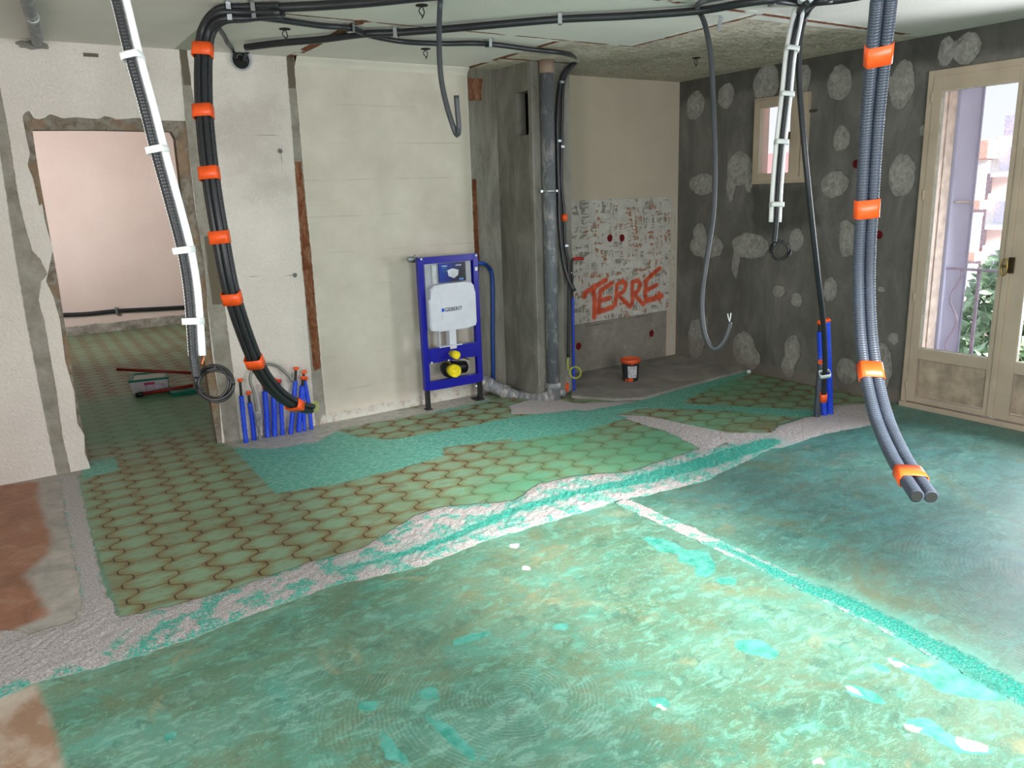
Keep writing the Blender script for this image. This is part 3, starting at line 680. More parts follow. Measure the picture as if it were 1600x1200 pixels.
# ---- walls behind the camera and left of it
def slab(name, c, s, mat): return struct(boxo(name, c, s, mat, bev=0))
# front wall with a wide window opening, x 0.75..2.75 , z 0.0..2.25
FY = -1.5
WX0, WX1, WZ0, WZ1 = 1.10, 2.38, 0.05, 2.42
slab('wall_front', ((-1.7+WX0)/2, FY-0.1, H/2), (WX0+1.7, 0.2, H), M_white)
slab('wall_front_right', ((WX1+XR)/2, FY-0.1, H/2), (XR-WX1, 0.2, H), M_white)
slab('wall_front_lintel', ((WX0+WX1)/2, FY-0.1, (WZ1+H)/2), (WX1-WX0, 0.2, H-WZ1), M_white)
slab('wall_left', (-1.7, 1.95, H/2), (0.2, 7.1, H), M_white)
slab('wall_roof_slab', (1.9, 1.95, H+0.12), (7.4, 7.3, 0.2), M_white)
# ---- far room
FYB = 11.5
o = grid_surface('wall_far_room_back', np.arange(-1.2, 3.31, 0.045), np.linspace(0, 2.6, 58), lambda u, v, z: np.stack([u, np.full(len(u), FYB), v], 1), {'foot': line([(-1.2, 0.03), (3.3, 0.05)], 0.08)}, M_pink)
struct(o, 'pink roughcast wall of the next room')
slab('wall_far_room_left', (-1.25, 8.5, 1.3), (0.1, 6.1, 2.6), M_white)
slab('wall_far_room_right', (3.35, 8.5, 1.3), (0.1, 6.1, 2.6), M_white)
slab('ceiling_far_room', (1.05, 8.5, 2.65), (4.7, 6.3, 0.1), M_white)

# ---- shaft (concrete pillar) with a service opening
SX0, SX1, SY = 3.445, 3.80, 4.93
vent = [(4.972, 2.02), (5.135, 2.02), (5.14, 2.33), (4.962, 2.33)]
o = grid_surface('wall_shaft_side', np.linspace(SY, YB, 60), np.linspace(0, H, 240), lambda u, v, z: np.stack([np.full(len(u), SX0), u, v], 1), {}, M_shaft, holes=[vent], extrude=(0.09, 0, 0), side_mat=M_shaft)
struct(o, 'board-marked concrete side of the service shaft with a cut opening')
M_black = simple('deep_shade', (30, 28, 25), 0.9)
struct(boxo('wall_shaft', ((SX0+0.24+SX1)/2, (SY+YB)/2, H/2), (SX1-SX0-0.24, YB-SY-0.002, H-0.002), M_conc, bev=0.004))
struct(boxo('wall_shaft_face', ((SX0+SX0+0.26)/2, SY+0.016, H/2), (0.264, 0.044, H-0.002), M_conc, bev=0.004), 'narrow concrete front of the service shaft')
struct(boxo('wall_pier', ((3.195+SX0)/2, YB-0.006, H/2), (SX0-3.195-0.002, 0.012, H-0.01), M_back, bev=0.002)) if False else None
# cove under the ceiling
bm = bmesh.new()
for (x0, x1) in ((1.87, 3.19),):
    pr = [(0, 0), (0, -0.055), (-0.004, -0.055), (-0.02, -0.03), (-0.045, -0.008), (-0.05, 0)]
    A = [bm.verts.new((x0, YB+a, H+z)) for a, z in pr]; Bv = [bm.verts.new((x1, YB+a, H+z)) for a, z in pr]
    for i in range(len(pr)): bm.faces.new((A[i], A[(i+1) % 6], Bv[(i+1) % 6], Bv[i]))
struct(obj('trim_1', bm, M_white), 'pale cove between back wall and ceiling')

# ================================================================== common materials
M_beige = simple('cream_paint', (190, 172, 152), 0.45, var=0.06, scale=5, bump=0.15)
M_blackp = simple('black_conduit', (38, 40, 44), 0.38, var=0.1)
M_greyp = simple('grey_conduit', (64, 72, 86), 0.42, var=0.08)
M_greyd = simple('dark_grey_conduit', (66, 69, 74), 0.42, var=0.08)
M_orange = simple('orange_tape', (250, 92, 30), 0.35, var=0.06, scale=30)
M_ins = simple('white_insulation', (236, 238, 240), 0.5, var=0.03)
M_tapew = simple('white_tape', (226, 230, 230), 0.4, var=0.03)
M_copper = simple('copper', (190, 120, 84), 0.35, 0.9)
M_steel = simple('galvanised_steel', (170, 176, 180), 0.35, 0.85)
M_brass = simple('brass', (176, 150, 84), 0.35, 0.85)
M_blue = simple('blue_sleeve', (22, 62, 190), 0.42, var=0.15, scale=20)
M_blueline = simple('blue_pipe', (12, 66, 150), 0.38)
M_frame = simple('blue_enamel', (16, 12, 158), 0.3, var=0.05)
M_bkplast = simple('black_plastic', (18, 18, 20), 0.4)
M_cistern = simple('white_plastic', (222, 224, 236), 0.45, var=0.02)
M_greybox = simple('grey_plastic', (176, 180, 188), 0.5, var=0.04)
M_yellow = simple('yellow_plug', (246, 228, 34), 0.4, var=0.04)
M_ygw = simple('earth_wire', (176, 190, 60), 0.4)
M_redc = simple('red_cap', (210, 40, 34), 0.45)
M_redw = simple('red_lacquer', (150, 40, 32), 0.5)
def dusty(name, c, dust=(178, 176, 174), amt=0.5):
    b = NB(name); n = b.noise(12, 6, 0.75, 0.5, vec=b.mapping((1, 1, 0.5)))
    return b.done(b.mix(b.mr(n, 0.48, 0.62, 0, amt), lin(c), lin(dust)), 0.55, b.bump(n, 0.003, 0.3))
M_pvc = dusty('dusty_grey_pvc', (98, 102, 108)); M_pvcd = dusty('splashed_grey_pvc', (122, 124, 130), (196, 192, 190), 0.8)
M_sleeve = dusty('splashed_blue_sleeve', (16, 66, 215), (110, 150, 225), 0.22)
M_glass = None
def glass_mat():
    mt = bpy.data.materials.new('window_glass'); mt.use_nodes = True; t = mt.node_tree; t.nodes.clear()
    o = t.nodes.new('ShaderNodeOutputMaterial'); mx = t.nodes.new('ShaderNodeMixShader'); tr = t.nodes.new('ShaderNodeBsdfTransparent')
    gl = t.nodes.new('ShaderNodeBsdfGlossy'); gl.inputs['Roughness'].default_value = 0.03
    lw = t.nodes.new('ShaderNodeLayerWeight'); lw.inputs[0].default_value = 0.12
    t.links.new(lw.outputs[0], mx.inputs[0]); t.links.new(tr.outputs[0], mx.inputs[1]); t.links.new(gl.outputs[0], mx.inputs[2]); t.links.new(mx.outputs[0], o.inputs[0])
    return mt
M_glass = glass_mat()

# ================================================================== french door (door_1) and small window (window_1)
def frame_rect(bm, x, y0, y1, z0, z1, w, t, bev=0.003):
    """rectangular frame in the plane X = x (centre), bars w wide, t thick"""
    box(bm, (x, y0+w/2, (z0+z1)/2), (t, w, z1-z0), bev); box(bm, (x, y1-w/2, (z0+z1)/2), (t, w, z1-z0), bev)
    box(bm, (x, (y0+y1)/2, z1-w/2), (t, y1-y0-2*w, w), bev); box(bm, (x, (y0+y1)/2, z0+w/2), (t, y1-y0-2*w, w), bev)
d = thing('door_1', 'cream glazed double french door in the concrete wall', 'door', (XR, 2.25, 0)); d['kind'] = 'structure'
bm = bmesh.new()
FO0, FO1 = 1.42, 3.08
box(bm, (XR-0.012, FO1-0.022, 1.15), (0.044, 0.044, 2.298), 0.004); box(bm, (XR-0.012, FO0+0.022, 1.15), (0.044, 0.044, 2.298), 0.004)
box(bm, (XR-0.012, (FO0+FO1)/2, 2.276), (0.044, FO1-FO0-0.088, 0.044), 0.004); box(bm, (XR-0.02, (FO0+FO1)/2, 0.018), (0.07, FO1-FO0, 0.036), 0.004)
obj('door_frame', bm, M_beige, d)
def leaf(y0, y1, gl0, gl1, hin):
    x = XR-0.016
    bm = bmesh.new()
    z0, z1 = 0.045, 2.255
    box(bm, (x, (y0+gl0)/2, (z0+z1)/2), (0.05, gl0-y0, z1-z0), 0.003); box(bm, (x, (y1+gl1)/2, (z0+z1)/2), (0.05, y1-gl1, z1-z0), 0.003)
    box(bm, (x, (gl0+gl1)/2, (2.165+z1)/2), (0.05, gl1-gl0, z1-2.165), 0.003); box(bm, (x, (gl0+gl1)/2, 0.40), (0.05, gl1-gl0, 0.075), 0.003); box(bm, (x, (gl0+gl1)/2, 0.066), (0.05, gl1-gl0, 0.042), 0.003)
    L = obj('door_leaf', bm, M_beige, d)
    bm = bmesh.new(); box(bm, (x+0.004, (gl0+gl1)/2, 0.226), (0.022, gl1-gl0-0.012, 0.268), 0.008)
    pn = simple('stained_cream_panel', (180, 162, 142), 0.5, var=0.18, scale=9)
    q = obj('door_panel', bm, pn, d)
    bm = bmesh.new(); box(bm, (x+0.005, (gl0+gl1)/2, 1.301), (0.006, gl1-gl0+0.01, 1.735), 0)
    obj('glass_pane', bm, M_glass, d)
    bm = bmesh.new(); frame_rect(bm, x-0.006, gl0-0.002, gl1+0.002, 0.436, 2.167, 0.008, 0.03, 0.002); obj('glazing_bead', bm, simple('pale_bead', (206, 200, 186), 0.5), d)
    for hz in (0.16, 0.80, 1.50, 2.13):
        bm = bmesh.new(); lathe(bm, [(0.007, -0.032), (0.0085, -0.028), (0.0085, 0.028), (0.007, 0.032)], Matrix.Translation((XR-0.042, hin, hz)), 10); obj('hinge', bm, M_beige, d, True)
leaf(2.462, 3.038, 2.506, 2.978, 3.040)
leaf(1.462, 2.442, 1.522, 2.342, 1.46)
bm = bmesh.new(); box(bm, (XR-0.044, 2.452, 1.15), (0.02, 0.036, 2.19), 0.004); obj('astragal', bm, M_beige, d)
h = boxo('lock_plate', (XR-0.052, 2.425, 1.055), (0.012, 0.034, 0.10), simple('dark_bronze', (78, 66, 44), 0.4, 0.7), d)
bm = bmesh.new(); lathe(bm, [(0.006, 0), (0.006, 0.025), (0.010, 0.03)], axisM((XR-0.056, 2.45, 1.05), (-1, 0, 0)), 12)
M_ = axisM((XR-0.095, 2.45, 1.05), (-1, 0, 0)); 
ringp = [Vector((XR-0.088, 2.45+0.017*math.cos(a), 1.045+0.052*math.sin(a))) for a in [i*math.pi/8 for i in range(17)]]
tube_bm(bm, ringp, 0.006, 8, 0.02); obj('handle', bm, M_brass, d, True)

w = thing('window_1', 'small cream casement window in the concrete wall', 'window', (XR, 4.27, 1.95)); w['kind'] = 'structure'
bm = bmesh.new(); frame_rect(bm, XR-0.018, 4.010, 4.520, 1.61, 2.282, 0.045, 0.040); obj('window_frame', bm, M_beige, w)
bm = bmesh.new(); frame_rect(bm, XR-0.034, 4.065, 4.500, 1.632, 2.262, 0.060, 0.045, 0.004); box(bm, (XR-0.034, 4.108, 1.947), (0.044, 0.08, 0.52), 0.003)
obj('casement', bm, M_beige, w)
boxo('glass_pane', (XR-0.03, 4.296, 1.942), (0.005, 0.31, 0.50), M_glass, w, 0)
bm = bmesh.new(); box(bm, (XR-0.062, 4.155, 1.957), (0.012, 0.03, 0.085), 0.003); box(bm, (XR-0.078, 4.165, 1.957), (0.022, 0.018, 0.022), 0.004); obj('latch', bm, simple('worn_bronze', (92, 82, 66), 0.4, 0.6), w)
boxo('bracket', (XR-0.008, 3.985, 2.14), (0.012, 0.07, 0.022), simple('rust_bracket', (84, 76, 64), 0.6, 0.4), w)

# ================================================================== outside
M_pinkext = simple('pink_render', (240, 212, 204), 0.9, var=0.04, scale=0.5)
M_shut = simple('pale_shutter', (196, 198, 226), 0.6, var=0.05, scale=2)
M_railm = simple('mauve_iron', (168, 158, 182), 0.5)
M_awn = simple('hazed_awning', (240, 184, 168), 0.8)  # orange paled, outdoor haze and overexposure put into the colour
M_pane = simple('hazed_pane', (196, 196, 222), 0.3)  # pale lavender panes, washed out by haze put into the colour
M_leaf = simple('tree_leaves', (176, 198, 164), 0.8, var=0.3, scale=3)
M_concext = simple('balcony_concrete', (206, 196, 192), 0.85)
# balcony slab
struct(boxo('floor_balcony', (XR+0.121+0.55, 2.3, -0.08), (1.1, 3.4, 0.16), M_concext, bev=0.005))
struct(boxo('wall_sun_blocker', (XR+0.12+0.8, 1.15, 1.25), (1.6, 0.2, 2.9), M_reveal, bev=0)); struct(boxo('ceiling_sky_blocker', (XR+0.12+0.6, 2.3, 2.72), (1.2, 3.4, 0.16), M_concext, bev=0))  # unseen side wall and slab, added to keep sun off the door reveal
# open shutter leaf folded against the reveal
sh = thing('window_shutter', 'pale lavender folding shutter standing open outside the french door', 'shutter', (XR+0.35, 3.03, 0))
bm = bmesh.new(); box(bm, (XR+0.08, 3.035, 1.15), (0.10, 0.02, 2.2), 0.002); box(bm, (XR+0.19, 3.03, 1.15), (0.10, 0.022, 2.2), 0.002); obj('jamb_strip', bm, simple('beige_jamb', (214, 198, 186), 0.7), sh)
bm = bmesh.new(); box(bm, (XR+0.41, 3.025, 1.15), (0.28, 0.028, 2.22), 0.003); box(bm, (XR+0.557, 3.02, 1.15), (0.014, 0.036, 2.22), 0.002); obj('shutter_leaf', bm, M_shut, sh)
bm = bmesh.new(); tube_bm(bm, [onY(1492, 316, 3.0), onY(1508, 315, 2.985), onY(1517, 317, 3.0)], 0.008, 8); obj('shutter_latch', bm, M_concext, sh, True)
# wrought iron railing
rl = thing('balcony_railing', 'mauve wrought iron railing with wavy bars outside the french door', 'railing', (XR+0.30, 2.3, 0))
rx = XR+0.30
bm = bmesh.new(); box(bm, (rx, 2.2, 0.975), (0.035, 1.62, 0.016), 0.003); obj('top_rail', bm, M_railm, rl)
bm = bmesh.new(); box(bm, (rx, 2.2, 0.06), (0.03, 1.62, 0.014), 0.003); obj('bottom_rail', bm, M_railm, rl)
for y in (2.975, 2.795, 2.605, 2.42, 2.235, 2.05, 1.865, 1.68, 1.5):
    k = round((2.975-y)/0.185)
    if k % 2 == 1 or y == 2.975 and False:
        bm = bmesh.new(); box(bm, (rx, y-0.01, 0.515), (0.018, 0.022, 0.91), 0.002); obj('post', bm, M_railm, rl)
    else:
        P = [Vector((rx, y-0.04+0.032*math.sin(2*math.pi*(z/0.34)), z)) for z in np.linspace(0.065, 0.97, 22)]
        tube('wavy_bar', P, 0.009, M_railm, rl, 8, 0.03)
# apartment building
bd = thing('apartment_building', 'pink apartment block with orange awnings seen through the french door', 'building', (24, 8, -6))
BX = 24.0
bp = lambda px, py: onX(px, py, BX)
a0 = bp(1532, 215); a1 = bp(1605, 205)
yR, zT = bp(1660, 205).y, a0.z
yL = bp(1548, 300).y
bm = bmesh.new(); box(bm, (BX+4, (yL+yR-6)/2, (zT-14)/2), (8, abs(yL-(yR-6)), zT+14), 0.02); obj('wall', bm, M_pinkext, bd)
yLL = bp(1515, 300).y
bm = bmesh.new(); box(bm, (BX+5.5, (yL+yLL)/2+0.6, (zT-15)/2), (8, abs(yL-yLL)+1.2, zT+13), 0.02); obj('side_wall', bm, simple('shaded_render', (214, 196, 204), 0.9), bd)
fh = abs(bp(1540, 240).z-bp(1540, 322).z)
for k in range(4):
    zc = bp(1540, 322).z-k*fh
    bm = bmesh.new(); box(bm, (BX+0.6, (yL+yLL)/2, zc+0.05), (2.2, abs(yL-yLL), 0.26), 0.02); obj('balcony_slab', bm, M_awn, bd)
    bm = bmesh.new()
    for i in range(9): box(bm, (BX-0.3, yL+0.05+(yLL-yL)*i/9, zc+0.7), (0.05, 0.06, 1.1), 0)
    box(bm, (BX-0.3, (yL+yLL)/2, zc+1.25), (0.06, abs(yL-yLL), 0.08), 0)
    obj('balcony_railing', bm, M_ins, bd)
    wnd = boxo('window', (BX+1.48, (yL+yLL)/2, zc+1.6), (0.1, abs(yL-yLL)*0.7, 1.9), M_pane, bd, 0.01)
bm = bmesh.new(); box(bm, (BX+0.5, (yL+yLL)/2, zT-0.35), (2.4, abs(yL-yLL)+0.3, 0.5), 0.02); obj('awning', bm, M_awn, bd)
for k in range(4):
    p0 = bp(1569, 230); p1 = bp(1586, 264); zc = (p0.z+p1.z)/2-k*fh
    f_ = boxo('window_surround', (BX-0.03, (p0.y+p1.y)/2, zc), (0.14, abs(p0.y-p1.y)+0.5, abs(p0.z-p1.z)+0.4), M_ins, bd, 0.01)
    boxo('window', (BX-0.08, (p0.y+p1.y)/2, zc), (0.1, abs(p0.y-p1.y), abs(p0.z-p1.z)), M_pane, bd, 0.01)
# second block behind, seen through the small window
b2_ = thing('apartment_building', 'distant pink block seen low in the small window', 'building', (40, 28, -8))
p0 = onX(1225, 238, 40); p1 = onX(1262, 268, 40)
boxo('wall', (44, (p0.y+p1.y)/2-1, (p0.z-12)/2), (8, 9, p0.z+12), simple('rose_render', (232, 176, 172), 0.9), b2_, 0.02)
boxo('parapet', (39.9, (p0.y+p1.y)/2-1, p0.z-1.6), (0.3, 9.1, 0.6), M_pane, b2_, 0.02)
# trees
def tree(cx, cy, cz, rx_, ry_, rz_, n, label, seed):
    rnd = random.Random(seed); t = thing('tree', label, 'tree', (cx, cy, -8), None)
    bm = bmesh.new()
    for i in range(n):
        while True:
            q = Vector((rnd.uniform(-1, 1), rnd.uniform(-1, 1), rnd.uniform(-1, 1)))
            if q.length < 1 and q.length > 0.35: break
        p = Vector((cx+q.x*rx_, cy+q.y*ry_, cz+q.z*rz_)); s = rnd.uniform(0.07, 0.15)
        a = Vector((rnd.uniform(-1, 1), rnd.uniform(-1, 1), rnd.uniform(-1, 1))).normalized(); bb = a.orthogonal().normalized()
        vv = [bm.verts.new(p+a*s), bm.verts.new(p+bb*s*0.5), bm.verts.new(p-a*s), bm.verts.new(p-bb*s*0.5)]; bm.faces.new(vv)
    o = obj('foliage', bm, M_leaf, t)
    bm = bmesh.new(); tube_bm(bm, [(cx, cy, -8), (cx+0.1, cy, -3), (cx, cy, cz)], 0.16, 8, 0.5)
    for k in range(6):
        a = k*1.05; tube_bm(bm, [(cx, cy, cz-1.2), (cx+math.cos(a)*rx_*0.6, cy+math.sin(a)*ry_*0.6, cz+0.4*(k % 3))], 0.05, 6, 0.5)
    obj('trunk', bm, simple('bark', (110, 96, 84), 0.9), t, True)
pt = onX(1572, 470, 13); tree(13.6, pt.y-0.2, pt.z-0.7, 1.1, 1.15, 1.7, 5200, 'bushy green tree behind the balcony railing, left one', 5)
pt = onX(1640, 470, 14); tree(17.0, pt.y-2.2, pt.z-0.2, 1.4, 1.6, 2.0, 5200, 'bushy green tree seen through the right glass leaf', 8)

# ================================================================== services
def bundle_frame(P, t, side):
    p, tg = path_at(P, t); sd = (Vector(side)-tg*Vector(side).dot(tg)).normalized(); return p, tg, sd, tg.cross(sd)
def offs(P, side, a, b=0.0):
    """parallel copy of a path, offset a along 'side' and b along the depth"""
    out = []
    n = len(P)
    for i in range(n):
        tg = (Vector(P[min(i+1, n-1)])-Vector(P[max(i-1, 0)])).normalized(); sd = (Vector(side)-tg*Vector(side).dot(tg)).normalized()
        out.append(Vector(P[i])+sd*a+tg.cross(sd)*b)
    return out
def tape(P, t, side, hw, hh, length, mat, parent, name='tape_band', b=0.0):
    p, tg, sd, dp = bundle_frame(P, t, side); p = p+dp*b; bm = bmesh.new(); sweep_loop(bm, p, sd, dp, hw, hh, length, tg); return obj(name, bm, mat, parent, True)

# --- 1. orange taped bundle of three black conduits, from the ceiling to the wall foot
P1 = [ceil_(440, 14, 0.035), ceil_(385, 20, 0.04), ceil_(345, 24, 0.05), at(324, 48, 4.42), at(318, 90, 4.38), at(319, 175, 4.28), at(329, 275, 4.18), at(344, 368, 4.15), at(364, 465, 4.2), at(399, 563, 4.42), at(430, 608, 4.6), at(462, 630, 4.75), at(484, 636, 4.85)]
c = thing('conduit_bundle', 'thick bundle of black conduits with orange tape hanging left of the cistern frame', 'conduit', P1[-1])
for k, (a, bq) in enumerate([(-0.029, 0), (0.0, 0.004), (0.029, 0), (-0.012, 0.026), (0.016, 0.026)]):
    P = offs(P1, RT, a, bq)
    tube('conduit', P, 0.0155, M_blackp, c, 10, 0.0024 if k < 3 else 0.03, 0.035 if k < 3 else 0)
def tpar(P, px, py):
    best = None
    for i in range(101):
        q = path_at(P, i/100)[0]-CP; z = q.dot(fw); x = 800+FPX*q.dot(RT)/z; y = 600-FPX*q.dot(UP)/z; dd = (x-px)**2+(y-py)**2
        if best is None or dd < best[0]: best = (dd, i/100)
    return best[1]
for q in [(319, 77), (319, 175), (330, 275), (344, 368), (364, 465), (399, 563), (462, 629)]:
    tape(P1, tpar(P1, *q), RT, 0.0475, 0.033, 0.062, M_orange, c, b=0.013)
e, tg = path_at(P1, 1.0)
bm = bmesh.new()
for k in range(4):
    cc = e+RT*(0.012+0.004*k)-UP*0.0; rr = 0.024+0.004*k
    tube_bm(bm, [cc+RT*(rr*0.6*math.cos(a))+UP*(rr*math.sin(a))+fw*(0.01*k+0.01*math.sin(a*2)) for a in [i*math.pi/6 for i in range(13)]], 0.002, 6, 0.02)
obj('wire_ends', bm, M_ygw, c, True)
# --- clips on it
def clip(p, along, parent, wd=0.05, ht=0.045):
    """metal strap around a ceiling conduit at p"""
    along = Vector(along); along.z = 0; along.normalize(); sd = along.cross(Vector((0, 0, 1)))
    bm = bmesh.new(); pr = [(-wd, 0), (-wd*0.55, 0), (-wd*0.5, -ht), (wd*0.5, -ht), (wd*0.55, 0), (wd, 0)]
    top = H-0.001
    for (a0_, z0_), (a1_, z1_) in zip(pr, pr[1:]):
        q = [p+sd*a0_+along*0.011, p+sd*a1_+along*0.011, p+sd*a1_-along*0.011, p+sd*a0_-along*0.011]
        zz = [z0_, z1_, z1_, z0_]
        up = [bm.verts.new((v.x, v.y, top+z)) for v, z in zip(q, zz)]
        dn = [bm.verts.new((v.x+sd.x*0.0016, v.y+sd.y*0.0016, top+z-0.002)) for v, z in zip(q, zz)]
        bm.faces.new(up); bm.faces.new(dn)
        for i in range(4): bm.faces.new((up[i], up[(i+1) % 4], dn[(i+1) % 4], dn[i]))
    return obj('clip', bm, M_steel, parent)
clip(P1[2].lerp(P1[1], 0.4), P1[1]-P1[2], c, 0.07, 0.075); clip(P1[1].lerp(P1[0], 0.3), P1[0]-P1[1], c, 0.07, 0.07)
# --- ceiling runs
def run(label, px, r, clips, n=1, z=0.026, extra=None, mat=None):
    P = [ceil_(a, b_, z) for a, b_ in px] + (extra or [])
    c = thing('ceiling_conduit', label, 'conduit', P[0])
    for k in range(n): tube('conduit', [p+Vector((0, 0, -0.0*k)) for p in offs(P, Vector((0, 0, 1)).cross(P[-1]-P[0]) if not extra else Vector((0.5, 0.8, 0)), (k-(n-1)/2)*2*r)], r, mat or M_blackp, c, 10, 0.05)
    for q in clips:
        i = min(range(len(px)), key=lambda j: abs(px[j][0]-q[0]) + 1e-3*j); j = min(i+1, len(px)-1); i = j-1
        clip(ceil_(*q, z), P[j]-P[i], c, 0.04*max(1, n), z+r+0.003)
    return c
run('black conduit running off the ceiling top above the taped bundle', [(345, 20), (420, 13), (500, 9), (570, 4), (640, -3), (720, -12), (900, -40)], 0.022, [], 1, 0.03)
Pd = [at(903, 92, onY(903, 92, 4.86).length*0+ (onY(903, 92, 4.86)-CP).length), onY(886, 108, 4.885), onY(876, 130, 4.895), onY(871, 180, 4.895), onY(871, 230, 4.895), onY(873, 300, 4.895), onY(874, 350, 4.89), onY(880, 407, 4.885), onY(888, 436, 4.86), onY(898, 455, 4.82)]
r1 = run('black conduit crossing the ceiling then dropping down the concrete shaft', [(350, 24), (420, 29), (500, 40), (548, 44), (580, 56), (630, 65), (690, 68), (755, 68), (830, 77), (880, 83)], 0.016, [(547, 44), (763, 68)], 1, 0.026, Pd)
Pe = [onY(899, 98, 4.86), onY(886, 115, 4.89), onY(880, 135, 4.895), onY(878, 200, 4.90), onY(877, 280, 4.90), onY(881, 330, 4.90), onY(883, 384, 4.90), onY(888, 413, 4.90), onY(889, 470, 4.90), onY(888, 558, 4.90)]
c2 = thing('hanging_conduit', 'slim black conduit down the shaft corner ending in yellow-green wire', 'conduit', (Pe[-1]))
tube('conduit', Pe, 0.012, M_blackp, c2)
bm = bmesh.new()
for k in range(3):
    cc = onY(899, 582, 4.85-0.01*k); rr = 0.042+0.005*k
    tube_bm(bm, [cc+RT*(rr*0.95*math.cos(a))+UP*(rr*0.95*math.sin(a)) for a in [i*math.pi/6+1.9 for i in range(13)]], 0.002, 6, 0.02)
tube_bm(bm, [Pe[-1], onY(887, 566, 4.88), onY(888, 578, 4.86)], 0.005, 6); obj('wire_ends', bm, M_ygw, c2, True)
for q in [(877, 128), (873, 220), (878, 229), (884, 384)]:
    p = onY(*q, 4.885); boxo('clip', p, (0.035, 0.03, 0.018), M_steel, c2, 0.003)
tape(Pe, tpar(Pe, 875, 341), (1, 0, 0), 0.02, 0.02, 0.05, M_orange, c2)
run('black conduit crossing the whole ceiling from the wall box to the right side', [(384, 74), (440, 67), (500, 62), (570, 53), (620, 51), (690, 46), (780, 38), (875, 30), (980, 25), (1090, 17), (1150, 7), (1190, 1), (1215, 0), (1250, 4), (1290, 2), (1340, -5), (1450, -30)], 0.020, [(619, 51), (875, 30), (1207, 1)], 1, 0.028)
# round wall box with cut conduit ends
bx = thing('junction_box', 'round clear junction box set in the wall beside the taped bundle', 'box', onY(376, 94, YB-0.01))
bm = bmesh.new(); lathe(bm, [(0.062, 0.0), (0.066, 0.02), (0.060, 0.022), (0.055, 0.008), (0.0, 0.006)], axisM(onY(376, 94, YB-0.002), (0, -1, 0)), 20, False); obj('rim', bm, M_greybox, bx, True)
bm = bmesh.new(); lathe(bm, [(0.0, 0.0), (0.052, 0.0), (0.052, 0.01), (0.0, 0.01)], axisM(onY(376, 94, YB-0.006), (0, -1, 0)), 18, False); obj('cavity_shade', bm, M_black, bx, True)  # black disc coloured as the shaded inside of the box
bm = bmesh.new(); tube_bm(bm, [ceil_(340, 42, 0.03), ceil_(350, 56, 0.035), ceil_(356, 68, 0.045), onY(364, 78, YB-0.06), onY(370, 92, YB-0.03)], 0.014, 8); tube_bm(bm, [onY(393, 74, YB-0.08), onY(384, 84, YB-0.05), onY(380, 96, YB-0.03)], 0.013, 8)
tube_bm(bm, [onY(368, 90, YB-0.03), onY(374, 84, YB-0.04), onY(382, 90, YB-0.03), onY(386, 98, YB-0.02)], 0.010, 8); obj('cable_ends', bm, M_blackp, bx, True)

# --- hanging hook conduit in the middle
P = [ceil_(690, -14, 0.02), at(688, 0, 4.25), at(686, 60, 4.20), at(689, 120, 4.15), at(698, 165, 4.12), at(709, 200, 4.1), at(714, 211, 4.1), at(717, 202, 4.08), at(715, 175, 4.08), at(713, 149, 4.08)]
tag(tube('hanging_conduit', P, 0.0135, M_greyd, None, 10, 0.02), 'short grey conduit hooked up at its end, hanging above the cistern frame', 'conduit')
# --- long loop conduit on the right
P = [ceil_(1140, -6, 0.03), ceil_(1105, 0, 0.03), ceil_(1090, 8, 0.04), at(1093, 18, 4.86), at(1102, 40, 4.8), at(1111, 90, 4.75), at(1114, 150, 4.7), at(1117, 250, 4.6), at(1115, 330, 4.55), at(1105, 400, 4.5), at(1097, 460, 4.5), at(1098, 505, 4.5), at(1106, 535, 4.5), at(1117, 545, 4.5), at(1130, 534, 4.5), at(1138, 515, 4.5), at(1140, 503, 4.5)]
hc = thing('hanging_conduit', 'long grey conduit hanging in a J loop, bare wires at its tip', 'conduit', P[-1])
tube('conduit', P, 0.0145, M_greyd, hc, 10, 0.02)
bm = bmesh.new(); tube_bm(bm, [P[-1], at(1138, 496, 4.5), at(1137, 490, 4.5)], 0.003, 6); tube_bm(bm, [P[-1], at(1141, 497, 4.5), at(1142, 489, 4.5)], 0.003, 6); obj('wire_ends', bm, M_ins, hc, True)
# --- pair of thick grey conduits, far right
_t = at(1383, -75, 2.45)
P3 = [Vector((_t.x+0.02, _t.y+0.03, H-0.01)), _t, at(1384, -30, 2.46), at(1381, 0, 2.48), at(1372, 90, 2.55), at(1362, 200, 2.63), at(1354, 330, 2.68), at(1350, 430, 2.70), at(1353, 520, 2.68), at(1362, 590, 2.62), at(1378, 655, 2.52), at(1402, 710, 2.4), at(1425, 748, 2.3), at(1444, 776, 2.22)]
pg = thing('conduit_bundle', 'pair of ribbed grey conduits taped in orange, hanging at the right before the door', 'conduit', P3[-1])
for a in (-1, 1):
    Q3 = offs(P3, RT, a*0.0172); tube('conduit', Q3, 0.0172, M_greyp, pg, 12, 0.0021, 0.05)
    e_, t_ = path_at(Q3, 1.0); bm = bmesh.new(); lathe(bm, [(0.0145, -0.002), (0.0145, 0.001)], axisM(e_, t_), 14); obj('dark_end_disc', bm, M_bkplast, pg)  # black disc stands in for the shaded hollow of the conduit
for q in [(1371, 89), (1354, 330), (1361, 580), (1421, 742)]: tape(P3, tpar(P3, *q), RT, 0.0362, 0.0195, 0.056, M_orange, pg)
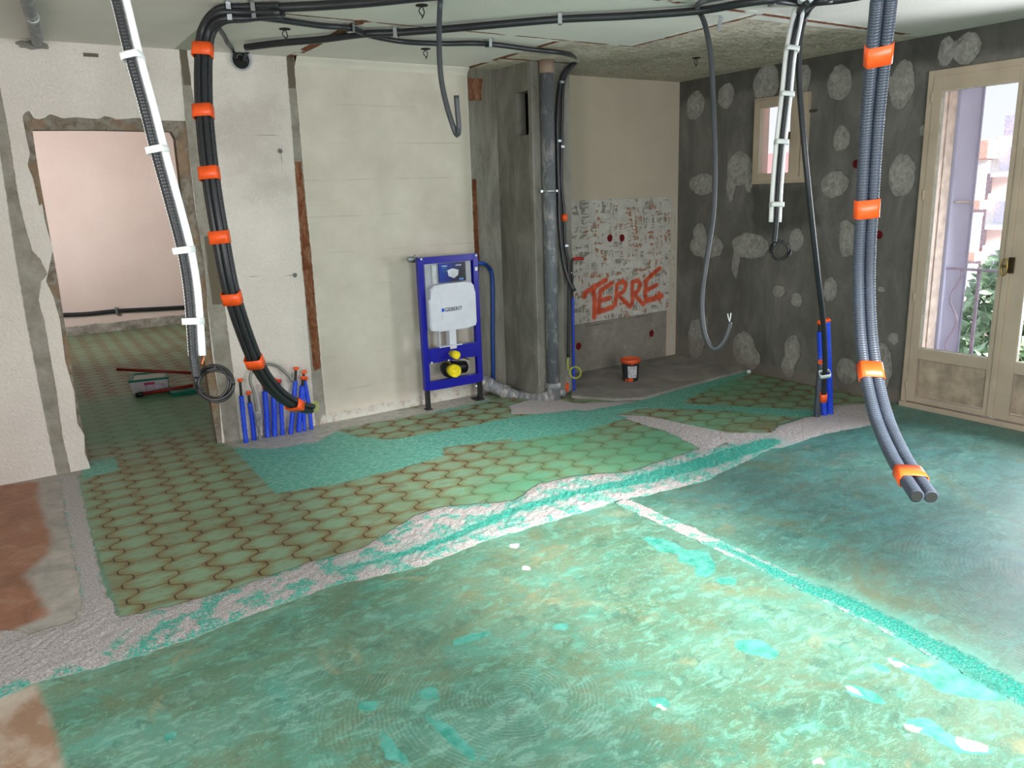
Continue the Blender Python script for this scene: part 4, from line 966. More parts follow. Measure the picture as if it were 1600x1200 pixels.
# --- conduit down to the floor pipes on the right
P4 = [ceil_(1300, 0, 0.03), ceil_(1275, 4, 0.035), at(1260, 22, 4.9), at(1250, 60, 4.88), at(1249, 130, 4.85), at(1257, 230, 4.8), at(1267, 330, 4.85), at(1278, 430, 5.0), at(1286, 500, 5.25), at(1289, 560, 5.45), at(1288, 600, 5.6), at(1286, 626, 5.68)]
c4 = thing('hanging_conduit', 'long black conduit falling from the ceiling to the pipe cluster on the right', 'conduit', P4[-1])
tube('conduit', P4, 0.0165, M_blackp, c4, 10, 0.03); tape(P4, tpar(P4, 1286, 620), RT, 0.021, 0.021, 0.065, M_orange, c4); tape(P4, tpar(P4, 1284, 585), RT, 0.035, 0.028, 0.03, M_tapew, c4)
# --- air conditioning lines
def acline(label, P, rw, rb, bands, bl, coilc, coilr, cabr, dist, endpts, side=RT, gap=0.0):
    c = thing('insulated_pipe_pair', label, 'pipe', P[-1])
    for a in (-1, 1):
        ins = tube('insulated_pipe', offs(P[:-1], side, a*rw*0.98+gap, 0.0), rw, M_ins, c, 10, 0.04)
    PB = offs(P, side, -0.12*rw-0.001, (rw*0.7+rb))
    cnd = tube('conduit', PB, rb, M_blackp, c, 10, 0.0022, 0.045)
    for q in bands: tape(P, tpar(P, *q), side, rw*2.05, rw+rb*1.05, bl, M_tapew, c, b=rb*0.95)
    if endpts:
        tube('copper_end', endpts, 0.004, M_copper, c, 8)
    bm = bmesh.new()
    for k in range(4):
        ph = k*1.3; el = 0.90+0.05*(k % 2)
        cc = coilc+RT*(0.13*coilr*math.cos(ph*2))+UP*(0.13*coilr*math.sin(ph*2))
        tube_bm(bm, [cc+RT*(coilr*math.cos(a+ph)*(1.02-0.05*(k % 2)))+UP*(coilr*el*math.sin(a+ph))+fw*(0.004*k+0.006*math.sin(a)) for a in [i*math.pi/12 for i in range(25)]], cabr, 7, 0.01)
    tube_bm(bm, [PB[-1], PB[-1]-UP*coilr*0.35-RT*0.002, coilc-RT*coilr*0.98-UP*coilr*0.3], cabr*1.2, 7, 0.01)
    obj('cable_coil', bm, M_bkplast, c, True)
    return c
_t = at(168, -70, 2.55)
PA = [Vector((_t.x-0.02, _t.y+0.03, H-0.01)), _t, at(188, 0, 2.50), at(210, 90, 2.44), at(232, 170, 2.40), at(250, 240, 2.38), at(272, 320, 2.36), at(290, 390, 2.36), at(300, 450, 2.36), at(305, 510, 2.36), at(308, 556, 2.36), at(313, 588, 2.36)]
acline('white insulated pipe pair with black conduit and cable coil, hanging in front of the doorway', PA, 0.0125, 0.0120, [(206, 93), (247, 235), (289, 391), (306, 505)], 0.018, at(334, 600, 2.36), 0.049, 0.0044, 2.36, [at(318, 548, 2.37), at(317, 562, 2.37), at(315, 570, 2.36)])
PA2 = [ceil_(1262, -4, 0.05), at(1250, 10, 4.85), at(1241, 50, 4.8), at(1234, 90, 4.75), at(1228, 150, 4.7), at(1220, 220, 4.65), at(1214, 290, 4.62), at(1211, 347, 4.6), at(1208, 378, 4.6)]
acline('white insulated pipe pair with black conduit and small coil, hanging before the small window', PA2, 0.0175, 0.014, [(1236, 77), (1228, 150), (1220, 222), (1211, 322)], 0.025, at(1219, 391, 4.6), 0.050, 0.0055, 4.6, [at(1214, 345, 4.61), at(1213, 352, 4.6), at(1214, 362, 4.6)])

# --- wall foot sleeves
def cap(p, parent, rr=0.017, mat=None, seed=0):
    rnd = random.Random(seed); bm = bmesh.new(); bmesh.ops.create_icosphere(bm, subdivisions=2, radius=rr)
    for v in bm.verts: v.co *= rnd.uniform(0.72, 1.12); v.co.z *= 0.8
    bmesh.ops.translate(bm, vec=p, verts=bm.verts); return obj('tape_cap', bm, mat or M_orange, parent)
def sleeve(label, base, mid, topb, tip, r, grp=None, ri=0.0105, capmat=None, seed=0, smat=None, nm='pipe_sleeve', cat='pipe'):
    t = thing(nm, label, cat, base, grp)
    tube('sleeve', [base, mid, topb], r, smat or M_sleeve, t, 12, 0.010, 0.035)
    if tip is not None:
        d_ = (Vector(tip)-Vector(topb)).normalized()
        tube('inner_pipe', [Vector(topb)-d_*0.02, tip], ri, M_bkplast, t, 10); cap(Vector(tip), t, ri*2.1, capmat, seed)
    else: cap(Vector(topb)+Vector((0, 0, 0.005)), t, r*1.2, capmat, seed)
    return t
def zp(a, b_, off): return onY(360+a/7.5, 550+b_/7.5, YB-off)
G = 'blue sleeved pipes standing along the back wall'
data = [ # base, mid, sleeve top, tip (zoomed crop coordinates), offset from wall, radius
 ((185, 1060), (155, 800), (128, 515), (112, 330), 0.12, 0.0165, 'blue pipe sleeve nearest the doorway, tall black end'),
 ((280, 1030), (260, 830), (225, 595), (212, 480), 0.11, 0.0165, 'second blue pipe sleeve from the doorway, shorter'),
 ((435, 995), (425, 740), (402, 460), (392, 395), 0.10, 0.0185, 'blue pipe sleeve just right of the metal hose fitting'),
 ((520, 985), (515, 740), (505, 500), (530, 330), 0.09, 0.0185, 'blue pipe sleeve behind the middle of the taped bundle'),
 ((612, 970), (600, 760), (590, 520), (568, 345), 0.09, 0.0150, 'thin blue pipe sleeve behind the curving bundle, tape tuft above it'),
 ((705, 960), (735, 640), (762, 335), (768, 195), 0.10, 0.0165, 'tallest blue pipe sleeve, grey hose entering it'),
 ((800, 935), (820, 660), (842, 395), (862, 235), 0.10, 0.0185, 'blue pipe sleeve right of the tallest, leaning outward'),
 ((870, 925), (860, 700), (856, 420), (845, 300), 0.07, 0.0135, 'thin blue pipe sleeve squeezed behind two others'),
 ((950, 905), (925, 650), (870, 340), (880, 310), 0.07, 0.0140, 'blue pipe sleeve farthest right, leaning to the left'),
]
for i, (b0, m0, t0, k0, off, r_, lab) in enumerate(data):
    bb = zp(*b0, off); bb.z = 0.0; bx_ = onZ(360+b0[0]/7.5, 550+b0[1]/7.5); off_ = YB-bx_.y
    bb = Vector((bx_.x, bx_.y, 0.0))
    sleeve(lab, bb, onY(360+m0[0]/7.5, 550+m0[1]/7.5, bx_.y+0.01), onY(360+t0[0]/7.5, 550+t0[1]/7.5, bx_.y+0.02), onY(360+k0[0]/7.5, 550+k0[1]/7.5, bx_.y+0.02), r_, G, 0.0095, M_redc if i in (4,) else None, i)
# metal braided hose with fitting
fh_ = thing('braided_hose', 'grey flexible hose arching from a metal fitting behind the taped bundle', 'hose', (onZ(406, 688).x, onZ(406, 688).y, 0))
bY = onZ(406, 688).y
hp = [onY(402, 645, bY), onY(397, 615, bY), onY(391, 596, bY), onY(393, 582, bY), onY(404, 573, bY), onY(420, 569, bY+0.01), onY(436, 574, bY+0.02), onY(450, 586, bY+0.02), onY(458, 597, bY+0.02)]
tube('hose', hp, 0.011, simple('braided_steel', (142, 140, 136), 0.45, 0.4, bump=0.4, bscale=200), fh_, 10, 0.02)
bm = bmesh.new(); b0 = Vector((onZ(406, 688).x, bY, 0)); t0 = onY(402, 642, bY)
ax = axisM(b0, t0-b0); L_ = (t0-b0).length
lathe(bm, [(0.010, 0), (0.010, L_*0.45), (0.017, L_*0.5), (0.017, L_*0.62), (0.012, L_*0.66), (0.019, L_*0.70), (0.019, L_*0.86), (0.013, L_*0.9), (0.012, L_)], ax, 12); obj('fitting', bm, M_pvcd, fh_, True)

# --- right pipe cluster
Gb = None
pb = onZ(1276, 652); sleeve('grey rigid conduit stub in the right pipe cluster, orange taped top', Vector((pb.x, pb.y, 0)), onY(1279, 605, pb.y), onY(1283, 567, pb.y), None, 0.021, Gb, smat=M_greyp, nm='conduit_stub', cat='conduit', seed=20)
pb = onZ(1288, 650); sleeve('left blue sleeve of the right pipe cluster, shorter', Vector((pb.x, pb.y, 0)), onY(1284, 590, pb.y+0.02), onY(1281, 518, pb.y+0.03), onY(1282, 504, pb.y+0.03), 0.020, Gb, 0.012, seed=21)
pb = onZ(1297, 648); sleeve('right blue sleeve of the right pipe cluster, taller', Vector((pb.x, pb.y, 0)), onY(1295, 580, pb.y), onY(1292, 502, pb.y), None, 0.022, Gb, seed=22)

# --- cistern installation frame
ff = lambda px, py, off=0.0: onY(px, py, FYF-off)
bl = onZ(671, 641); FYF = bl.y; 
br_ = onZ(752, 624)
fx0 = bl.x-0.022; fx1 = fx0+0.515
t = thing('toilet_frame', 'blue steel wall-hung toilet frame with white cistern standing at the back wall', 'toilet frame', ((fx0+fx1)/2, FYF, 0))
ztop = onY(655, 403, FYF).z
def rect(nm, x0, x1, z0, z1, y0=0.0, dp=0.04, mat=M_frame, bev=0.003, par=None): return boxo(nm, ((x0+x1)/2, FYF+y0+dp/2, (z0+z1)/2), (x1-x0, dp, z1-z0), mat, par or t, bev)
zz = lambda px, py: onY(px, py, FYF).z
zb = 0.155
rect('side_rail', fx0, fx0+0.045, zb, ztop); rect('side_rail', fx1-0.045, fx1, zb, ztop)
rect('top_rail', fx0+0.045, fx1-0.045, ztop-0.05, ztop)
zc0, zc1 = zz(667, 569), zz(667, 546)
rect('cross_plate', fx0+0.045, fx1-0.045, zc0, zc1, -0.004, 0.03)
zl0, zl1 = zz(672, 610), zz(672, 599)
rect('bottom_rail', fx0+0.045, fx1-0.045, zl0-0.005, zl1+0.01, -0.002, 0.035)
rect('foot', fx0+0.006, fx0+0.04, 0.0, zb+0.03, 0.004, 0.03, M_bkplast); rect('foot', fx1-0.04, fx1-0.006, 0.0, zb+0.03, 0.004, 0.03, M_bkplast)
rect('foot_plate', fx1-0.07, fx1+0.0, 0.0, 0.012, -0.01, 0.10, M_bkplast); rect('foot_plate', fx0-0.0, fx0+0.05, 0.0, 0.008, -0.005, 0.06, M_bkplast)
# housing and picture card
hz0, hz1 = zz(665, 443), zz(668, 411)
rect('inspection_housing', fx0+0.06, fx1-0.055, hz0-0.12, hz1+0.0, 0.02, 0.09, M_greybox, 0.004)
rect('valve_recess', fx0+0.115, fx0+0.155, hz0-0.01, hz1-0.02, 0.006, 0.02, simple('pale_grey_clip', (196, 200, 206), 0.5), 0.003)
cx0 = ff(687, 441).x; cx1 = ff(728, 436).x; cz0, cz1 = ff(687, 441).z-0.005, ff(687, 412).z+0.0
def card_mat():
    b = NB('product_card'); X, Y, Z = b.sep()
    g = b.mr(b.math('ADD', b.math('MULTIPLY', b.math('SUBTRACT', X, cx0), -2.0), b.math('MULTIPLY', b.math('SUBTRACT', Z, cz0), 1.0)), -0.35, 0.12)
    return b.done(b.mix(g, lin((8, 12, 26)), lin((22, 60, 168))), 0.25)
card = rect('picture_card', cx0, cx1, cz0, cz1, -0.002, 0.016, card_mat(), 0.001)
cw, ch = cx1-cx0, cz1-cz0
bm = bmesh.new()
hexa = [(0.30, 0.62), (0.50, 0.70), (0.72, 0.60), (0.70, 0.34), (0.54, 0.18), (0.34, 0.32)]
vv = [bm.verts.new((cx0+cw*a, FYF-0.004, cz0+ch*b_)) for a, b_ in hexa]; v2 = [bm.verts.new((v.co.x, FYF-0.001, v.co.z)) for v in vv]
bm.faces.new(vv); [bm.faces.new((vv[i], vv[(i+1) % 6], v2[(i+1) % 6], v2[i])) for i in range(6)]
obj('card_picture', bm, simple('printed_white', (226, 228, 236), 0.5), card)
def text(s, size, loc, mat, parent, name='lettering', ext=0.0006, bold=0.0):
    cu = bpy.data.curves.new(name, 'FONT'); cu.body = s; cu.size = size; cu.extrude = ext; cu.offset = bold; cu.align_x = 'LEFT'
    tmp = bpy.data.objects.new('tmp', cu); COL.objects.link(tmp); bpy.context.view_layer.update()
    me = bpy.data.meshes.new_from_object(tmp.evaluated_get(bpy.context.evaluated_depsgraph_get())); bpy.data.objects.remove(tmp)
    me.transform(Matrix.Translation(loc) @ Matrix.Rotation(math.pi/2, 4, 'X')); me.materials.clear()
    return link(name, me, mat, parent)
M_ink = simple('black_print', (24, 24, 30), 0.5); M_logo = simple('blue_print', (16, 90, 210), 0.5)
rect('card_mark', cx0+cw*0.10, cx0+cw*0.30, cz0+ch*0.83, cz0+ch*0.87, -0.0035, 0.002, simple('printed_pale', (200, 214, 240), 0.5), 0, card)
rect('card_mark', cx0+cw*0.62, cx0+cw*0.84, cz0+ch*0.83, cz0+ch*0.87, -0.0035, 0.002, simple('printed_pale', (220, 224, 240), 0.5), 0, card)
rect('card_mark', cx0+cw*0.74, cx0+cw*0.90, cz0+ch*0.06, cz0+ch*0.16, -0.0035, 0.002, simple('printed_blue', (90, 140, 220), 0.5), 0, card)
bm = bmesh.new(); tube_bm(bm, [Vector((cx0+cw*(0.20+0.07*math.cos(a)), FYF-0.004, cz0+ch*0.66+cw*0.07*math.sin(a))) for a in [i*math.pi/6 for i in range(13)]], 0.002, 6, 0.01); obj('card_mark', bm, simple('printed_teal', (70, 150, 170), 0.5), card)
# cistern: rounded box with sloped foot
cy = FYF-0.045; sx0, sx1 = ff(669, 500, 0.045).x-0.005, ff(739, 500, 0.045).x
sx0, sx1 = fx0+0.052, fx1-0.058
st_, sb_ = ff(700, 443, 0.045).z, ff(700, 511, 0.045).z
prof = [(sx0, sb_+0.01), (sx0+0.01, sb_-0.015), (sx0+0.09, sb_-0.03), (sx1-0.09, sb_-0.03), (sx1-0.01, sb_-0.015), (sx1, sb_+0.01), (sx1, st_-0.10), (sx1-0.012, st_-0.10), (sx1-0.012, st_-0.035), (sx1-0.035, st_-0.008), (sx1-0.1, st_), (sx0+0.13, st_), (sx0+0.05, st_-0.008), (sx0+0.018, st_-0.035), (sx0+0.018, st_-0.11), (sx0, st_-0.11)]
bm = bmesh.new(); A = [bm.verts.new((x, cy, z)) for x, z in prof]; Bv = [bm.verts.new((x, FYF+0.075, z)) for x, z in prof]
fr = bm.faces.new(A); bm.faces.new(Bv[::-1]); n = len(prof)
for i in range(n): bm.faces.new((A[i], Bv[i], Bv[(i+1) % n], A[(i+1) % n]))
bmesh.ops.bevel(bm, geom=list(fr.edges), offset=0.008, segments=3, affect='EDGES')
ci = obj('cistern', bm, M_cistern, t)
boxo('embossed_panel', ((sx0+sx1)/2+0.01, cy-0.0005, (st_+sb_)/2-0.02), (0.22, 0.004, 0.17), M_cistern, ci, 0.0015)
lp = onY(690.5, 485.5, cy-0.003)
text('GEBERIT', 0.040, Vector((lp.x+0.026, cy-0.0032, lp.z-0.010)), M_ink, ci, 'logo_lettering', bold=0.0006)
boxo('logo_square', (lp.x+0.010, cy-0.003, lp.z+0.003), (0.023, 0.0016, 0.026), M_logo, ci, 0)
# flush pipe
xm = (fx0+fx1)/2
bm = bmesh.new(); box(bm, (xm+0.0, FYF+0.02, (sb_+zc1)/2), (0.06, 0.06, sb_-zc1+0.05), 0.01); obj('flush_pipe', bm, M_cistern, t)
bm = bmesh.new(); box(bm, (xm-0.115, FYF+0.015, (sb_-0.03+zc1)/2), (0.006, 0.05, sb_-zc1-0.02), 0.001); box(bm, (xm-0.03, FYF-0.002, zc1+0.006), (0.2, 0.05, 0.008), 0.001); obj('flush_guard', bm, M_cistern, t)
def plug(px, py, r, out, nm):
    p = onY(px, py, FYF-out); M = axisM((p.x, FYF+0.02, p.z), (0, -1, 0))
    bm = bmesh.new(); L = out+0.02
    lathe(bm, [(r*0.88, 0), (r*0.88, L*0.55), (r, L*0.6), (r, L), (r*0.9, L+0.001), (r*0.85, L*0.8), (r*0.6, L*0.78), (r*0.6, L*0.9), (r*0.5, L*0.9), (r*0.46, L*0.74), (0.001, L*0.74)], M, 28, False); return obj(nm, bm, M_yellow, t, True)
plug(714, 555, 0.031, 0.085, 'yellow_plug'); plug(712, 580, 0.049, 0.10, 'yellow_plug')
bm = bmesh.new(); p = onY(712, 580, FYF-0.085); lathe(bm, [(0.060, 0.0), (0.066, 0.02), (0.066, 0.05), (0.056, 0.055), (0.056, 0.075)], axisM((p.x, FYF+0.045, p.z), (0, -1, 0)), 24, True)
tube_bm(bm, [Vector((p.x, FYF+0.06, p.z)), Vector((p.x+0.03, FYF+0.10, p.z-0.01)), Vector((p.x+0.20, FYF+0.13, p.z-0.03))], 0.05, 16, 0.02); obj('drain_bend', bm, M_bkplast, t, True)
for q0, q1 in (((694, 564), (714, 571)), ((725, 559), (745, 566))):
    p = onY(*q0, FYF-0.002); bm = bmesh.new(); tube_bm(bm, [p, p+Vector((0.0, -0.10, 0))], 0.006, 8, 0.01, 0.05); obj('threaded_rod', bm, M_brass, t, True)
for q in ((658, 405), (743.5, 399), (674.5, 567), (701, 563), (744, 603)):
    p = onY(*q, FYF-0.004); bm = bmesh.new(); lathe(bm, [(0.009, 0), (0.009, 0.004), (0.005, 0.007)], axisM(p, (0, -1, 0)), 10); obj('bolt', bm, M_ins, t, True)
p = onY(744, 420, FYF-0.001); boxo('sticker', p, (0.022, 0.002, 0.028), M_ins, t, 0)
bm = bmesh.new(); p = onY(652, 404, FYF+0.03); tube_bm(bm, [p, p-Vector((0.08, 0, -0.002))], 0.013, 10, 0.03); tube_bm(bm, [p-Vector((0.035, 0, 0)), p-Vector((0.075, 0, 0))], 0.019, 10, 0.01); tube_bm(bm, [p-Vector((0.02, 0.0, 0)), p-Vector((0.02, 0, -0.03))], 0.006, 8); obj('angle_valve', bm, M_steel, t, True)
for (x_, z_) in ((fx0+0.02, ztop-0.03), (fx1-0.02, ztop-0.03)):
    bm = bmesh.new(); box(bm, (x_, (FYF+0.04+YB)/2, z_), (0.02, YB-FYF-0.04, 0.02), 0.002); obj('wall_bracket', bm, M_bkplast, t)

# blue water pipe feeding the frame
Yw = FYF+0.03
hp = [onY(746, 411, Yw), onY(756, 412, Yw+0.02), onY(764, 418, YB-0.04), onY(769, 432, YB-0.03), onY(770, 470, YB-0.03), onY(770, 530, YB-0.03), onY(771, 600, YB-0.03)]
tag(tube('water_pipe', hp, 0.016, M_blueline, None, 12, 0.01, 0.02), 'blue ribbed water pipe curving down beside the toilet frame', 'pipe')
# drain pipe along the floor
dp_ = thing('drain_pipe', 'grey plastic drain pipe running from the toilet frame to the shaft foot', 'pipe', onZ(800, 632))
q0 = Vector((fx1-0.03, FYF+0.10, 0.17)); q1 = Vector(onZ(792, 630)); q1.z = 0.085; q2 = Vector(onZ(822, 637)); q2.z = 0.055; q3 = Vector(onZ(850, 634)); q3.z = 0.03
q1 = onY(790, 613, FYF-0.03); q2 = onY(815, 622, FYF-0.12)
tube('pipe', [q0, q0.lerp(q1, 0.5), q1], 0.052, M_pvcd, dp_, 18, 0.03)
tube('pipe', [q1, q2], 0.050, M_pvcd, dp_, 18, 0.03)
q3 = Vector((SX0+0.06, SY-0.06, 0.03)); tube('pipe_bend', [q2, q2.lerp(q3, 0.5)-Vector((0, 0, 0.012)), q3], 0.046, M_pvcd, dp_, 18, 0.02)
for (a, bq) in ((q0.lerp(q1, 0.45), q1-q0), (q0.lerp(q1, 0.97), q1-q0), (q2, q2-q1)):
    bm = bmesh.new(); lathe(bm, [(0.052, -0.03), (0.060, -0.028), (0.060, 0.022), (0.056, 0.03), (0.052, 0.031)], axisM(a, bq), 20); obj('coupling', bm, M_pvcd, dp_, True)
# soil stack
sxp = onY(860, 400, SY-0.055).x; 
ss = thing('soil_stack', 'tall dusty grey waste pipe standing against the concrete shaft', 'pipe', (sxp, SY-0.055, 0))
bm = bmesh.new(); lathe(bm, [(0.05, 0.0), (0.05, H-0.09)], Matrix.Translation((sxp, SY-0.056, 0)), 24); obj('pipe', bm, M_pvc, ss, True)
bm = bmesh.new(); lathe(bm, [(0.050, 0), (0.056, 0.002), (0.056, 0.085), (0.064, 0.09), (0.064, 0.13), (0.058, 0.135), (0.050, 0.136)], Matrix.Translation((sxp, SY-0.056, 0)), 24); obj('socket', bm, M_pvcd, ss, True)
bm = bmesh.new(); lathe(bm, [(0.050, 0), (0.055, 0.0), (0.055, 0.09), (0.050, 0.09)], Matrix.Translation((sxp, SY-0.056, H-0.09)), 24); obj('ceiling_collar', bm, simple('terracotta_collar', (150, 128, 112), 0.8), ss, True)
for zq in (1.60,):
    bm = bmesh.new(); lathe(bm, [(0.0505, 0), (0.054, 0.0), (0.054, 0.02), (0.0505, 0.02)], Matrix.Translation((sxp, SY-0.056, zq)), 24); box(bm, (sxp+0.065, SY-0.056, zq+0.01), (0.03, 0.012, 0.02), 0.002); box(bm, (sxp-0.065, SY-0.056, zq+0.01), (0.03, 0.012, 0.02), 0.002); obj('pipe_bracket', bm, M_steel, ss, True)
# small branch stub beside the stack
pb = onZ(887, 625)
bm = bmesh.new(); tube_bm(bm, [Vector((pb.x-0.02, SY-0.01, 0.05)), Vector((pb.x-0.02, SY-0.05, 0.048))], 0.045, 16, 0.02); tube_bm(bm, [Vector((pb.x-0.02, SY-0.045, 0.048)), Vector((pb.x+0.04, SY-0.07, 0.03))], 0.030, 14, 0.02)
tag(obj('pipe_stub', bm, M_pvcd, None, True), 'short capped grey pipe stub at the foot of the shaft, right of the waste pipe', 'pipe')
# slim blue pipe with red cap by the shaft
wp = thing('supply_pipe', 'slim blue pipe with black top and red taped elbow at the shaft corner', 'pipe', onY(897, 612, SY-0.02))
tube('sleeve', [onY(897, 616, SY-0.02), onY(896, 540, SY-0.02), onY(895, 465, SY-0.02)], 0.011, M_blue, wp, 10, 0.03)
tube('inner_pipe', [onY(895, 470, SY-0.02), onY(894, 430, SY-0.02), onY(894, 410, SY-0.02), onY(896, 405, SY-0.02), onY(900, 404, SY-0.02)], 0.009, M_bkplast, wp, 10, 0.01)
tube('red_tape', [onY(896, 405, SY-0.025), onY(903, 404, SY-0.025), onY(911, 404, SY-0.025)], 0.013, simple('red_tape', (170, 30, 30), 0.5), wp, 8, 0.01)
boxo('pipe_clip', onY(893, 426, SY-0.012), (0.03, 0.03, 0.012), M_steel, wp, 0.002)
# orange spray dots painted on the shaft face
M_spray = simple('orange_spray_paint', (226, 92, 50), 0.8, var=0.2, scale=40)
for nm, q, rx_, rz_ in (('low', (886, 605), 0.022, 0.045), ('high', (878, 418), 0.022, 0.07)):
    p = onY(*q, SY-0.0015); bm = bmesh.new(); rnd = random.Random(len(nm)); n = 22
    A = [bm.verts.new((p.x+rx_*math.cos(2*math.pi*k/n)*rnd.uniform(.8, 1.1), SY-0.0015, p.z+rz_*math.sin(2*math.pi*k/n)*rnd.uniform(.85, 1.1))) for k in range(n)]
    bm.faces.new(A); o = obj('spray_mark', bm, M_spray); tag(o, 'orange spray mark on the shaft face, the %s' % ('lower one near the floor' if nm == 'low' else 'upper one behind the conduits'), 'paint mark')

# --- plaster bucket in the alcove
pb = onZ(985, 594, 0.022); Mb = Matrix.Translation((pb.x, pb.y, 0.022))
def bucket_mat():
    b = NB('black_orange_bucket'); X, Y, Z = b.sep()
    n = b.noise(9, 3, 0.6)
    o_ = b.mr(n, 0.54, 0.57)
    c_ = b.mix(o_, lin((52, 52, 56)), lin((238, 100, 48))); c_ = b.mix(b.mr(Z, 0.185, 0.19), c_, lin((240, 104, 50)))
    return b.done(c_, 0.45)
bk = thing('plaster_bucket', 'small round black and orange bucket on the grey alcove screed', 'bucket', (pb.x, pb.y, 0.022))
bm = bmesh.new(); lathe(bm, [(0.0, 0), (0.062, 0), (0.066, 0.006), (0.075, 0.165), (0.077, 0.168)], Mb, 28, False); obj('body', bm, bucket_mat(), bk, True)
bm = bmesh.new(); lathe(bm, [(0.077, 0.155), (0.084, 0.158), (0.086, 0.185), (0.080, 0.190), (0.074, 0.186), (0.07, 0.178), (0.0, 0.178)], Mb, 28, False); obj('lid', bm, simple('orange_lid', (232, 92, 44), 0.5), bk, True)
dv = (CP-pb); dv.z = 0; dv.normalize(); 
bm = bmesh.new(); segs = 8; base_a = math.atan2(dv.y, dv.x)+0.25
A = [[bm.verts.new((pb.x+(0.0665+zq*0.05+0.002)*math.cos(base_a+(k/segs-0.5)*1.1), pb.y+(0.0665+zq*0.05+0.002)*math.sin(base_a+(k/segs-0.5)*1.1), 0.022+zq)) for k in range(segs+1)] for zq in (0.035, 0.085, 0.135)]
for r_ in range(2):
    for k in range(segs): bm.faces.new((A[r_][k], A[r_][k+1], A[r_+1][k+1], A[r_+1][k]))
obj('paper_label', bm, simple('printed_paper', (196, 198, 204), 0.7, var=0.25, scale=60), bk)
# small chip of plaster at the alcove edge
bm = bmesh.new(); bmesh.ops.create_icosphere(bm, subdivisions=2, radius=0.02, matrix=Matrix.Translation((onZ(1170, 583)).to_3d()+Vector((0, 0, 0.012))))
for v in bm.verts: v.co.z = 0.0 if v.co.z < 0 else v.co.z
tag(obj('plaster_chip', bm, M_ins), 'small white plaster chip at the end of the grey alcove screed', 'debris')

# --- far room: tub, tray, red laths, conduit
tb = thing('plastic_tub', 'white rectangular tub with teal rim on the floor of the next room', 'tub', onZ(235, 615))
p0, p1 = onZ(208, 617), onZ(262, 611); ax_ = (p1-p0).normalized(); ay_ = Vector((-ax_.y, ax_.x, 0)); Wd = (p1-p0).length; hh = onY(206, 594, p0.y).z
def tubbox(bm, x0, x1, y0, y1, z0, z1, flare=0.0):
    c8 = []
    for z, f_ in ((z0, 0), (z1, flare)):
        for x, y in ((x0-f_, y0-f_), (x1+f_, y0-f_), (x1+f_, y1+f_), (x0-f_, y1+f_)): c8.append(bm.verts.new(p0+ax_*x+ay_*y+Vector((0, 0, z-p0.z))))
    bm.faces.new(c8[:4]); bm.faces.new(c8[4:])
    for i in range(4): bm.faces.new((c8[i], c8[(i+1) % 4], c8[4+(i+1) % 4], c8[4+i]))
    return c8
bm = bmesh.new(); c8 = tubbox(bm, 0, Wd, 0, 0.28, 0.0, hh*0.92, 0.015); obj('tub_body', bm, simple('white_tub', (222, 216, 222), 0.5, var=0.03), tb)
bm = bmesh.new()
for (a, b_, c_, e_) in ((-0.02, Wd+0.02, -0.022, 0.004), (-0.02, Wd+0.02, 0.276, 0.302), (-0.022, 0.004, 0.004, 0.276), (Wd-0.004, Wd+0.022, 0.004, 0.276)): tubbox(bm, a, b_, c_, e_, hh*0.86, hh, 0.004)
obj('rim', bm, simple('teal_rim', (22, 140, 120), 0.5), tb)
bm = bmesh.new(); tubbox(bm, 0.0, Wd, 0.0, 0.28, hh*0.93, hh*0.945); obj('contents', bm, simple('teal_primer', (20, 116, 98), 0.3), tb)
bm = bmesh.new(); tubbox(bm, Wd*0.36, Wd*0.99, -0.02, -0.0175, hh*0.12, hh*0.62); obj('printed_label', bm, simple('pale_print', (200, 190, 206), 0.6, var=0.2, scale=40), tb)
bm = bmesh.new(); tubbox(bm, Wd*0.36, Wd*0.66, -0.0225, -0.0205, hh*0.6, hh*0.76); obj('pink_stripe', bm, simple('magenta_print', (190, 40, 110), 0.6), tb)
p0s = p0
p0 = onZ(270, 620); p1 = onZ(306, 614); ax_ = (p1-p0).normalized(); ay_ = Vector((-ax_.y, ax_.x, 0))
bm = bmesh.new(); tubbox(bm, 0, (p1-p0).length+0.05, 0, 0.26, 0.0, 0.035, 0.006); tag(obj('tub_lid', bm, simple('teal_lid', (24, 128, 108), 0.5)), 'teal plastic lid lying on the far floor right of the tub', 'lid')
bm = bmesh.new(); a = at(182, 577, (onZ(240, 613)-CP).length-0.15); b_ = at(306, 583, (onZ(300, 606)-CP).length-0.25); tube_bm(bm, [a, b_], 0.013, 8, 0.5)
tg1 = onZ(235, 608)
lath = thing('red_handle', 'red wooden handle resting across the top of the tub', 'tool handle', (tg1.x, tg1.y, 0))
obj('handle', bm, M_redw, lath, True)
bm = bmesh.new(); a = Vector(onZ(213, 621)); a.z = 0.02; b_ = Vector(onZ(303, 610)); b_.z = 0.06; b_ = at(302, 602, (onZ(302, 612)-CP).length); tube_bm(bm, [a.lerp(b_, 0.12), b_], 0.015, 8, 0.5)
lath = thing('red_handle', 'red wooden handle with a black tip lying before the tub', 'tool handle', a)
obj('handle', bm, M_redw, lath, True); tube('black_tip', [a, a.lerp(b_, 0.13)], 0.019, M_bkplast, lath, 10)
P = [onY(60, 493, FYB-0.03), onY(130, 491, FYB-0.03), onY(182, 486, FYB-0.03), onY(240, 483, FYB-0.03), onY(310, 479, FYB-0.03)]
cf = thing('wall_conduit', 'black conduit fixed along the pink wall of the next room', 'conduit', P[2])
tube('conduit', P, 0.028, M_blackp, cf, 10, 0.1); boxo('clip', P[2]+Vector((0, 0.0, 0)), (0.03, 0.066, 0.1), M_steel, cf, 0.004)

